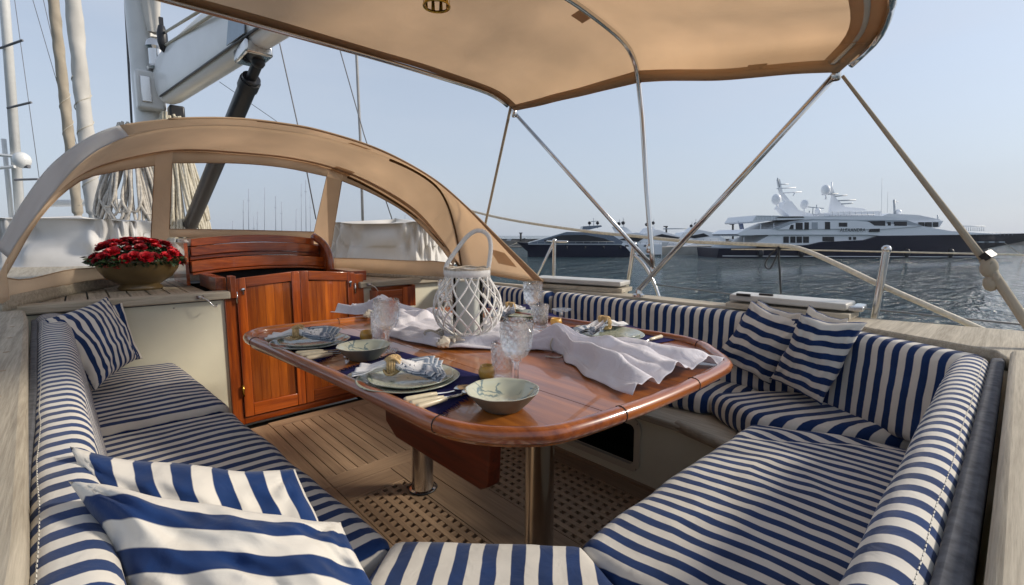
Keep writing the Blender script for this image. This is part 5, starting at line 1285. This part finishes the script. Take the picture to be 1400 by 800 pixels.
wire(smoothc([UX(x, y, 3.02) for x, y in [(560, 262), (640, 287), (700, 301), (800, 316), (870, 323), (940, 330), (1000, 333), (1060, 335.5)]] + [UX(1085, 338, 2.95), UX(1110, 346, 2.85), UX(1150, 364, 2.75), UX(1200, 388, 2.66), UX(1270, 419, 2.62), UX(1345, 452, 2.60)], 70), .0125, 'thick white covered guard line sagging along the starboard rail', ROPE, 'guard_line', 'guard line', LG)
wire([UX(1000, 341, 3.02), UX(1060, 341, 3.02), UX(1200, 344, 3.02), UX(1420, 349, 3.02)], .0045, 'thin upper guard wire in front of the blue superyacht', ROPE, 'guard_line', 'guard line', LG)
wire([UX(896, 389, 3.02), UX(1000, 402, 3.02), UX(1202, 424, 3.02), UX(1420, 446, 3.02)], .005, 'thin lower guard wire just above the shelf', DW, 'guard_line', 'guard line', LG)
wire(smoothc([UX(1064, 337, 3.0), UX(1066, 370, 3.0), UX(1069, 425, 3.0)], 10), .006, 'black cord hanging straight down from the white guard line', BLACK, 'lanyard', 'cord', 'black cords tied to the guard line')
wire(smoothc([UX(1064, 339, 3.0), UX(1052, 350, 3.0), UX(1046, 362, 3.0), UX(1052, 368, 3.0), UX(1059, 356, 3.0), UX(1066, 341, 3.0), UX(1072, 338, 3.0)], 24), .005, 'black cord knotted in a loop on the white guard line', BLACK, 'lanyard', 'cord', 'black cords tied to the guard line')

# ------------------------------------------------------------------ far yachts, quay
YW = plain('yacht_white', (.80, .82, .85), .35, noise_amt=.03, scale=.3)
YG = plain('yacht_mid_grey', (.36, .40, .44), .4, noise_amt=.05, scale=.3)  # even mid grey for rails, aerials, side panels and overhangs
YB = plain('yacht_navy_hull', (.004, .007, .028), .45, spec=.25, noise_amt=.1, scale=.3)
YK = plain('yacht_dark_glass', (.010, .013, .02), .35, spec=.3)
YS = plain('yacht_silver_hull', (.10, .14, .20), .25, coat=.6)
def yp(par, poly, D, d0, d1, m, name, bev=.0):
    return build(G().prism([UD(x, y, D + d0) for x, y in poly], FH * (d1 - d0)), name, m, par, bevel=bev)
def bar(par, pts, D, r, m, name, n=6): return build(G().tube([UD(x, y, D) for x, y in pts], r, n), name, m, par, smooth=True)
def hull(par, st, D, beam, m, name, wlz=WZ - .2, flare=.82):
    # st: (px, py sheer, half-beam fraction, waterline px)
    vs = []; n = len(st); cD = D + beam / 2
    for px, py, hb, wpx in st:
        for side in (-1, 1):
            top = UD(px, py, D + .001); z = top.z
            e = _r * ((px - 700) / FOC * D / _f.dot(FH)); 
            base = V((0, 0, 0)) + FH * cD + _r * ((px - 700) * D / 648.0)
            bw = V((0, 0, 0)) + FH * cD + _r * ((wpx - 700) * D / 648.0)
            vs.append(V((base.x, base.y, z)) + FH * side * beam / 2 * hb)
            vs.append(V((bw.x, bw.y, lerp(WZ, z, .35))) + FH * side * beam / 2 * hb * lerp(flare, 1, .5))
            vs.append(V((bw.x, bw.y, wlz)) + FH * side * beam / 2 * hb * flare)
    fs = []
    for i in range(n - 1):
        a, b = i * 6, (i + 1) * 6
        for k in (0, 1): fs.append((a + k, a + k + 1, b + k + 1, b + k)); fs.append((a + 3 + k, b + 3 + k, b + 4 + k, a + 4 + k))
        fs.append((a, b, b + 3, a + 3)); fs.append((a + 2, a + 5, b + 5, b + 2))
    fs += [(0, 3, 4, 1), (1, 4, 5, 2)]; e = (n - 1) * 6; fs += [(e, e + 1, e + 4, e + 3), (e + 1, e + 2, e + 5, e + 4)]
    return build(G().add(vs, fs), name, m, par, smooth='auto')
D = 64
ax = root('motor_yacht', UD(1190, 353, D + 4), 'big superyacht with navy hull and white decks, name on its side, at right', 'superyacht')
hull(ax, [(986, 340, .9, 986), (1020, 339.5, 1, 1020), (1080, 338, 1, 1080), (1109, 334.5, 1, 1109), (1124, 331, 1, 1124), (1184, 328.5, 1, 1184), (1203, 322.5, 1, 1203), (1280, 321.5, .94, 1276), (1330, 321, .74, 1320), (1370, 320.5, .66, 1350), (1420, 319.5, .42, 1372), (1470, 318.5, .18, 1386), (1510, 318, .02, 1396)], D, 8.6, YB, 'hull')
yp(ax, [(988, 349.6), (1384, 351.2), (1384, 352.0), (988, 350.4)], D, -.03, .05, YW, 'boot_stripe')
yp(ax, [(1032, 333), (1056, 319), (1186, 320), (1204, 322.5), (1184, 329), (1124, 331.5), (1109, 335), (1032, 336)], D, .5, 8.2, YW, 'main_deck_house')
yp(ax, [(1007, 320), (1019, 314), (1056, 313), (1080, 303), (1112, 298.5), (1200, 299), (1260, 309), (1300, 316), (1368, 320.4), (1204, 322.4), (1186, 321), (1056, 321), (1012, 322)], D, .15, 8.5, YW, 'upper_deck')
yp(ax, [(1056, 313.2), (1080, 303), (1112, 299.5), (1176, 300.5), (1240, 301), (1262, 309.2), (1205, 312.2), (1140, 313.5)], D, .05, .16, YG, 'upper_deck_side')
yp(ax, [(1064, 314), (1086, 305), (1112, 301.8), (1170, 302), (1190, 304), (1256, 309.5), (1205, 313.5), (1146, 313)], D, -.02, .10, YW, 'bulwark_panel')
yp(ax, [(1028, 303), (1034, 294.5), (1110, 296), (1200, 295), (1218, 296), (1246, 301), (1200, 301), (1110, 299.5), (1060, 301), (1030, 305)], D, .1, 8.4, YW, 'bridge_deck_roof')
yp(ax, [(1100, 297.5), (1060, 298), (1066, 296.2), (1098, 296)], D, .03, .12, YK, 'dark_strip')
for i in range(16): bar(ax, [(1034 + i * 2.0, 294.5), (1034 + i * 2.0, 300.5)], D + .05, .03, YW, 'rail_post') if i % 2 == 0 else None
yp(ax, [(1034, 294.6), (1066, 294.9), (1066, 295.6), (1034, 295.3)], D, .0, .1, YW, 'top_rail')
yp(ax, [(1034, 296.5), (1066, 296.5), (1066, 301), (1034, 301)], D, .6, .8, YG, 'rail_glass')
yp(ax, [(1136, 290.5), (1205, 288.5), (1206, 295), (1136, 295)], D, 1.2, 7, YW, 'sun_deck_house')
for i in range(9): bar(ax, [(1138 + i * 8, 289.0), (1138 + i * 8, 294.5)], D + 1.0, .035, YG, 'rail_post')
WIN = [(1079, 307.5, 1085, 313.5), (1088, 304.5, 1097.5, 314), (1100, 304, 1106, 314), (1110, 304, 1118, 313), (1128, 303.5, 1135, 313.5), (1147, 304.5, 1158.5, 310), (1214, 303.5, 1218, 308.5), (1223, 303, 1240, 308.8)]
for k, (a, b, c_, d) in enumerate(WIN): yp(ax, [(a, d), (c_, d), (c_, b), (a + (2.5 if k == 0 else 0), b)], D, -.05, .06, YG if k == 3 else YK, 'window')
yp(ax, [(1187, 302.5), (1210, 302), (1210.5, 308.8), (1196, 308.5)], D, -.05, .06, YK, 'window')
yp(ax, [(1190, 313), (1203, 312.6), (1203, 317), (1189, 317)], D, -.05, .1, YK, 'window')
for a, b, c_, d in [(1071.5, 323.5, 1078.5, 332), (1081, 323.5, 1087.5, 332), (1089.5, 323.5, 1096.5, 332), (1098.5, 323.5, 1106, 332), (1125, 323.8, 1140.5, 330), (1161, 324, 1164, 328), (1167, 324, 1170.5, 328)]:
    yp(ax, [(a, d), (c_, d), (c_, b), (a, b)], D, .42, .55, YK, 'window')
for a in (1017, 1040, 1058): bar(ax, [(a, 305 if a > 1030 else 322), (a, 314 if a > 1030 else 333)], D + .6, .06, YW, 'pillar')
yp(ax, [(1007, 321.9), (1030, 321.9), (1030, 323), (1007, 323)], D, .3, 8, YG, 'overhang')
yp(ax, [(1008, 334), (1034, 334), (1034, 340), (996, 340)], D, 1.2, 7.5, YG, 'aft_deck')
# masts, domes and aerials
def ball(par, px, py, D, r, m, name, rz=None): return build(G().ball(UD(px, py, D), r, r, rz or r, n=16), name, m, par, smooth=True)
yp(ax, [(1068, 285), (1074, 276), (1082, 275), (1092, 287), (1104, 291), (1114, 293), (1112, 296), (1080, 296)], D, 3.4, 5.2, YW, 'mast_base')
yp(ax, [(1064, 245), (1066.5, 245), (1070, 262), (1080, 274), (1090, 291), (1083, 291), (1072, 274), (1067, 262)], D, 4, 4.5, YW, 'mast')
for a, b in (((1062, 258), (1088, 256.5)), ((1070, 264), (1096, 262.5)), ((1066, 252), (1078, 252)), ((1084, 268), (1087, 263))): bar(ax, [a, b], D + 4, .09, YW, 'spreader')
bar(ax, [(1063, 243), (1066, 256)], D + 4, .08, YG, 'aerial')
for px, py, r in ((1061.5, 272.5, .62), (1099.7, 279.5, .52), (1129, 259.8, .60), (1118, 289, .38)): ball(ax, px, py, D + 3, r, YW, 'satellite_dome', r * 1.25); bar(ax, [(px, py + 5), (px + (3 if px < 1090 else 0), py + 13)], D + 3, .12, YW, 'dome_post')
yp(ax, [(1136, 290), (1140, 268), (1136, 256), (1138.5, 256), (1144, 272), (1156, 283), (1180, 285), (1186, 288), (1166, 289.5)], D, 4, 4.6, YW, 'mast')
bar(ax, [(1137.5, 249), (1137, 268)], D + 4, .09, YW, 'aerial')
for a, b in (((1124, 266), (1146, 265)), ((1142, 268.5), (1158, 267)), ((1146, 274.5), (1170, 273.5)), ((1150, 279), (1166, 278))): bar(ax, [a, b], D + 4, .10, YG, 'radar_bar')
for px in (1106, 1111, 1116, 1121, 1128): bar(ax, [(px, 293), (px + .5, 293 - 14 + abs(px - 1115))], D + 4, .06, YG, 'aerial')
bar(ax, [(1104, 283), (1126, 285)], D + 4, .07, YG, 'cross_bar')
bar(ax, [(1206, 243), (1205, 290)], D + 5, .02, YG, 'whip_aerial'); bar(ax, [(1214, 262), (1213, 291)], D + 5, .02, YG, 'whip_aerial')
fcu = bpy.data.curves.new('n', 'FONT'); fcu.body = 'ALEXANDRA'; fcu.size = .50; fcu.extrude = .01; fcu.space_character = 1.1
fo = bpy.data.objects.new('n', fcu); COL.objects.link(fo); bpy.context.view_layer.update()
me = bpy.data.meshes.new_from_object(fo.evaluated_get(bpy.context.evaluated_depsgraph_get())); bpy.data.objects.remove(fo)
no = bpy.data.objects.new('name_lettering', me); COL.objects.link(no); me.materials.clear(); me.materials.append(YK)
tx = UD(1148.5, 316.6, D - .08); no.parent = ax; no.location = tx - ax.location; no.rotation_euler = (math.pi / 2, 0, -YAW)
wd_ = max(v.co.x for v in me.vertices); s_ = 1.06 * (UD(1181, 316.6, D) - UD(1148.5, 316.6, D)).length / wd_; no.scale = (s_, s_ * 1.15, 1)
bar(ax, [(1013, 320), (1009, 302)], D + 4, .04, YG, 'flagpole')
FLG = stripes('flag_stripes', .25, (.02, .08, .35), (.6, .62, .66)); g = G(); g.grid(lambda u, v: UD(1009.5 + 6.5 * u + 1.5 * v, 303 + 9 * v + 2.5 * u + .8 * math.sin(u * 6), D + 4), 10, 8, st=lambda u, v: v * 1.1 + 2); build(g, 'flag', FLG, ax, smooth=True)
yp(ax, [(1340, 330.5), (1360, 330.5), (1360, 331.6), (1340, 331.6)], D, 1.05, 1.3, YW, 'hull_marking') if False else None
for k in range(34): bar(ax, [(1206 + k * 5.4, 318.6), (1206 + k * 5.4, 322)], D + 1.2, .028, YG, 'rail_post')
bar(ax, [(1206, 318.8), (1388, 318.0)], D + 1.2, .028, YG, 'top_rail')
for k in range(12): bar(ax, [(1112 + k * 7.5, 293.8), (1112 + k * 7.5, 296.4)], D + .6, .03, YG, 'rail_post')
bar(ax, [(1112, 293.8), (1196, 293.6)], D + .6, .03, YG, 'top_rail')
for px in (1040, 1096, 1240, 1300): ball(ax, px, 346, D - .3, .38, YK, 'fender', .6)
bar(ax, [(1370, 330), (1402, 352), (1430, 372)], D + 3.4, .05, ROPE, 'anchor_chain'); bar(ax, [(990, 341), (972, 346)], D + 3, .05, ROPE, 'mooring_line')
for a in (1338, 1352, 1366): yp(ax, [(a, 330.2), (a + 8, 330.2), (a + 8, 332), (a, 332)], D + .75 + (a - 1338) * .035, -.1, .6, YG, 'fairlead')
# yacht behind the bow of the big one
D2 = 80
b2 = root('motor_yacht', UD(1270, 345, D2), 'white motor yacht moored behind the big navy one, only its wheelhouse showing', 'motor yacht')
yp(b2, [(1205, 296), (1215, 292), (1255, 294), (1285, 300), (1290, 303), (1240, 306), (1208, 306)], D2, .3, 6, YW, 'wheelhouse')
yp(b2, [(1235, 305), (1290, 302), (1284, 311), (1240, 312)], D2, .1, 6, YW, 'lower_house')
for a, b in ((1257, 1264), (1266, 1274), (1277, 1283)): yp(b2, [(a, 303.8), (b, 303.8), (b, 310), (a, 310)], D2, -.1, .15, YK, 'window')
yp(b2, [(1210, 311), (1300, 318), (1300, 346), (1210, 346)], D2, .5, 7, YW, 'hull')
bar(b2, [(1222.5, 273), (1223, 293)], D2 + 2, .16, YG, 'mast'); bar(b2, [(1221, 276), (1228, 276)], D2 + 2, .07, YG, 'spreader'); ball(b2, 1228, 290, D2 + 2, .5, YW, 'satellite_dome'); bar(b2, [(1282, 294), (1282, 301)], D2 + 2, .1, YG, 'aerial')
for i in range(10): bar(b2, [(1318 + i * 3, 309 + (i % 2) * .4), (1318 + i * 3, 316)], D2 - 2, .04, YW, 'rail_post')
bar(b2, [(1316, 309), (1347, 309.5)], D2 - 2, .05, YW, 'top_rail')
# breakwater / quay behind
QM = plain('quay_stone', (.16, .14, .12), .9, noise_amt=.4, scale=.5); QD = plain('quay_dark', (.05, .05, .05), .9, noise_amt=.3, scale=.5)
qw = root('breakwater', UD(1000, 330, 150), 'long low stone breakwater behind the moored yachts', 'breakwater')
yp(qw, [(560, 329.5), (1700, 329.5), (1700, 341), (560, 341)], 150, 0, 10, QM, 'quay_wall')
yp(qw, [(640, 326.8), (1090, 326.6), (1090, 330), (640, 330)], 158, 0, 3, QD, 'parapet')
rq = random.Random(9)
for i in range(26):
    x = 640 + i * 17 + rq.uniform(-5, 5); yp(qw, [(x, 329.6), (x + rq.uniform(5, 12), 329.6), (x + 8, 327 - rq.uniform(0, 2)), (x + 1, 327.5)], 151, 0, 3, QD if i % 3 else YG, 'boulder')
q2 = root('quay', UD(930, 345, 76), 'pale concrete quay with mooring boats between the dark yacht and the superyacht', 'quay')
yp(q2, [(862, 339), (985, 336), (985, 348), (862, 351)], 76, 0, 8, plain('pale_concrete', (.30, .29, .27), .85, noise_amt=.3, scale=.8), 'quay_wall')
yp(q2, [(690, 337), (722, 337), (722, 345), (690, 345)], 120, 0, 6, QM, 'quay_end')
for i, (x, y0, y1) in enumerate([(712, 318, 330), (911, 309, 327), (1002, 306, 327)]):
    lm = root('quay_light', UD(x, y1, 140), ['lamp post at the left end of the breakwater', 'lamp post in the middle of the breakwater', 'lamp post left of the superyacht stern'][i], 'lamp post', 'lamp posts on the breakwater')
    bar(lm, [(x, y1), (x, y0)], 140, .30, QD, 'post'); yp(lm, [(x - 2.4, y0), (x + 2.4, y0), (x + 2, y0 + 1.4), (x - 2, y0 + 1.4)], 140, -.6, .6, QD, 'lamp_head')
# dark low motor yacht
D3 = 66
dk = root('motor_yacht', UD(790, 351, D3), 'dark blue low motor yacht with its bow to the left', 'motor yacht')
hull(dk, [(707, 331.5, .02, 722), (716, 332.2, .3, 726), (735, 332.8, .7, 740), (765, 333, .95, 766), (810, 333, 1, 810), (845, 333.5, 1, 845), (856, 337, .95, 858), (863, 345, .9, 863)], D3, 4.6, YB, 'hull')
yp(dk, [(722, 332.5), (744, 326), (765, 320), (775, 317), (815, 318), (838, 322), (852, 331), (850, 334), (722, 334)], D3, .5, 4.1, YS, 'superstructure')
yp(dk, [(744, 328.5), (768, 321.5), (800, 321), (826, 326), (838, 331), (800, 332), (744, 330.5)], D3, .42, .52, YK, 'side_glass')
yp(dk, [(722, 333.2), (850, 333.6), (850, 334.8), (722, 334.4)], D3, -.02, .05, YG, 'toe_rail')
yp(dk, [(796, 314), (797, 309.5), (822, 308), (823, 310), (806, 314)], D3, 1.2, 3.4, YS, 'radar_arch')
for px in (806, 817): ball(dk, px, 305, D3 + 2, .24, YK, 'satellite_dome'); bar(dk, [(px, 306), (px, 312)], D3 + 2, .07, YG, 'dome_post')
bar(dk, [(811.5, 298), (812, 312)], D3 + 2, .05, YG, 'aerial')
for x in (775, 800, 825, 848): ball(dk, x, 338.5, D3 - .05, .14, YK, 'fender', .2)
for k in range(12): bar(dk, [(724 + k * 10.5, 330.2), (724 + k * 10.5, 333.4)], D3 + .4, .025, YG, 'rail_post')
bar(dk, [(724, 330.2), (839, 330.4)], D3 + .4, .025, YG, 'top_rail'); bar(dk, [(707, 332), (690, 339)], D3 + 2, .03, ROPE, 'mooring_line'); bar(dk, [(808, 303), (820, 302)], D3 + 2, .05, YG, 'radar_bar')
# stern of the pale yachts alongside
D4 = 74
def smallyacht(label, poly_h, poly_s, glass_, arch_, Dq, mh, domes):
    r = root('motor_yacht', UD(poly_h[0][0], 350, Dq), label, 'motor yacht')
    yp(r, poly_h, Dq, 0, 5, mh, 'hull'); yp(r, poly_s, Dq, .4, 4.6, YW, 'superstructure'); yp(r, glass_, Dq, .3, .42, YK, 'side_glass'); yp(r, arch_, Dq, 1, 3, YW, 'radar_arch')
    x0_, x1_ = poly_h[0][0], poly_h[1][0]; yb_ = poly_h[2][1]
    yp(r, [(x0_ + 1, 350.2), (x1_ - 1, 349.4), (x1_ - 1, 348), (x0_ + 1, 348.8)], Dq, -.06, .05, YK, 'waterline_band')
    for k in range(7):
        xx = x0_ + 3 + k * (x1_ - x0_ - 6) / 6; bar(r, [(xx, yb_ - 3), (xx, yb_)], Dq + .2, .035, YG, 'rail_post')
    bar(r, [(x0_ + 3, yb_ - 3), (x1_ - 3, yb_ - 3)], Dq + .2, .035, YG, 'top_rail')
    for k in range(3): ball(r, x0_ + 10 + k * 14, yb_ + 7, Dq - .15, .22, YK if k % 2 else YW, 'fender', .34)
    for k in range(3): yp(r, [(x0_ + 8 + k * 13, yb_ + 3.2), (x0_ + 14 + k * 13, yb_ + 3.2), (x0_ + 13 + k * 13, yb_ + 1.2), (x0_ + 9 + k * 13, yb_ + 1.2)], Dq, -.05, .06, YK, 'porthole')
    bar(r, [(domes[0][0] + 6, domes[0][1] - 9), (domes[0][0] + 6, domes[0][1] + 12)], Dq + 2.4, .04, YG, 'aerial'); bar(r, [(domes[0][0] + 3, domes[0][1] - 2), (domes[0][0] + 10, domes[0][1] - 2.4)], Dq + 2.4, .07, YG, 'radar_bar')
    for a, b in domes: ball(r, a, b, Dq + 2, .3, YK, 'satellite_dome'); bar(r, [(a + 1, b - 6), (a + 1, b + 6)], Dq + 2, .05, YG, 'aerial')
    return r
smallyacht('pale motor yacht whose stern shows behind the front bimini pole', [(846, 351), (905, 351), (905, 334), (846, 334)], [(838, 334), (832, 322), (870, 318), (905, 326), (905, 334)], [(846, 328), (866, 322), (880, 326), (872, 331)], [(846, 320), (840, 310), (856, 311), (866, 319)], D4, YW, [(846, 306), (852, 305)])
smallyacht('white motor yacht behind the middle bimini hoop', [(880, 350), (942, 349), (942, 335), (880, 335)], [(872, 333), (868, 324), (898, 314), (925, 322), (948, 327), (948, 334)], [(884, 326), (905, 320), (930, 325), (925, 328)], [(876, 320), (884, 312), (892, 310), (900, 318)], D4 + 8, YW, [(884, 307), (893, 305)])
smallyacht('white motor yacht with long foredeck left of the superyacht stern', [(918, 338), (985, 336), (985, 330), (918, 330)], [(922, 331), (935, 318), (955, 314), (975, 318), (992, 327), (992, 332)], [(938, 324), (962, 319), (970, 323), (950, 326)], [(940, 317), (946, 311), (955, 312), (958, 317)], D4 + 16, YW, [(945, 309), (951, 306)])
yp(q2, [(870, 337.5), (900, 331), (915, 331), (910, 338)], 77, 2, 3, YG, 'gangway'); yp(q2, [(930, 338), (948, 333), (958, 338)], 77, 2, 3, YW, 'cradle')
bar(q2, [(907, 313), (946, 312.5)], 100, .12, YG, 'crane_jib')
# far marina seen through the sprayhood windows
rm_ = random.Random(11); FMAST = plain('mast_grey_painted_haze', (.42, .46, .52), .5)  # mast colour lightened and blued to paint in the distance haze
SBL = ['leftmost in the middle window', 'second from the left in the middle window', 'with a short mast right of the second one', 'in the cluster left of the middle', 'in the centre cluster of the middle window', 'just right of the centre cluster', 'right of the gap in the middle window', 'next to the tallest', 'with the tallest mast', 'low between the left cluster masts', 'with the shortest mast, window left edge', 'nearest the right window post', 'seen through the right window', 'seen through the left window']
for i, (px, pt) in enumerate([(333, 268), (340, 252), (347, 290), (362, 250), (377, 262), (385, 270), (405, 280), (412, 245), (418, 240), (352, 284), (318, 296), (424, 262), (554, 288), (140, 268)]):
    Ds = 120 + (i % 4) * 15; r = root('sailboat', UD(px, 330, Ds), 'distant sailing boat' + (' %s across the harbour' % SBL[i]), 'sailing boat', 'distant sailing boats across the harbour')
    bar(r, [(px, pt + 6), (px + (i % 3 - 1) * .5, 328)], Ds, .09, FMAST, 'mast', 5); bar(r, [(px - 2, pt + 22), (px + 2, pt + 22)], Ds, .05, FMAST, 'spreader', 4)
    yp(r, [(px - 14, 330.5), (px + 12, 330), (px + 10, 340), (px - 12, 340)], Ds, -1.2, 1.2, YW, 'hull'); yp(r, [(px - 5, 330), (px + 5, 330), (px + 3, 328), (px - 3, 328)], Ds, -.8, .8, YG, 'cabin')
fq = root('far_quay', UD(250, 330, 190), 'low far shore across the harbour seen through the left windows', 'quay')
yp(fq, [(-300, 323.5), (600, 323.5), (600, 336), (-300, 336)], 190, 0, 20, QM, 'quay_wall')

# ------------------------------------------------------------------ haze
HZD = .00028
if HZD:
    m = bpy.data.materials.new('harbour_haze'); m.use_nodes = True; n = m.node_tree; n.nodes.clear(); o_ = n.nodes.new('ShaderNodeOutputMaterial'); pv = n.nodes.new('ShaderNodeVolumePrincipled')
    pv.inputs['Density'].default_value = HZD; pv.inputs['Color'].default_value = (.88, .92, 1, 1); pv.inputs['Anisotropy'].default_value = .2; n.links.new(pv.outputs[0], o_.inputs['Volume'])
    h = build(G().box(-400, 400, -400, 400, WZ - 1, 22), 'haze', m); tag(h, kind='stuff')
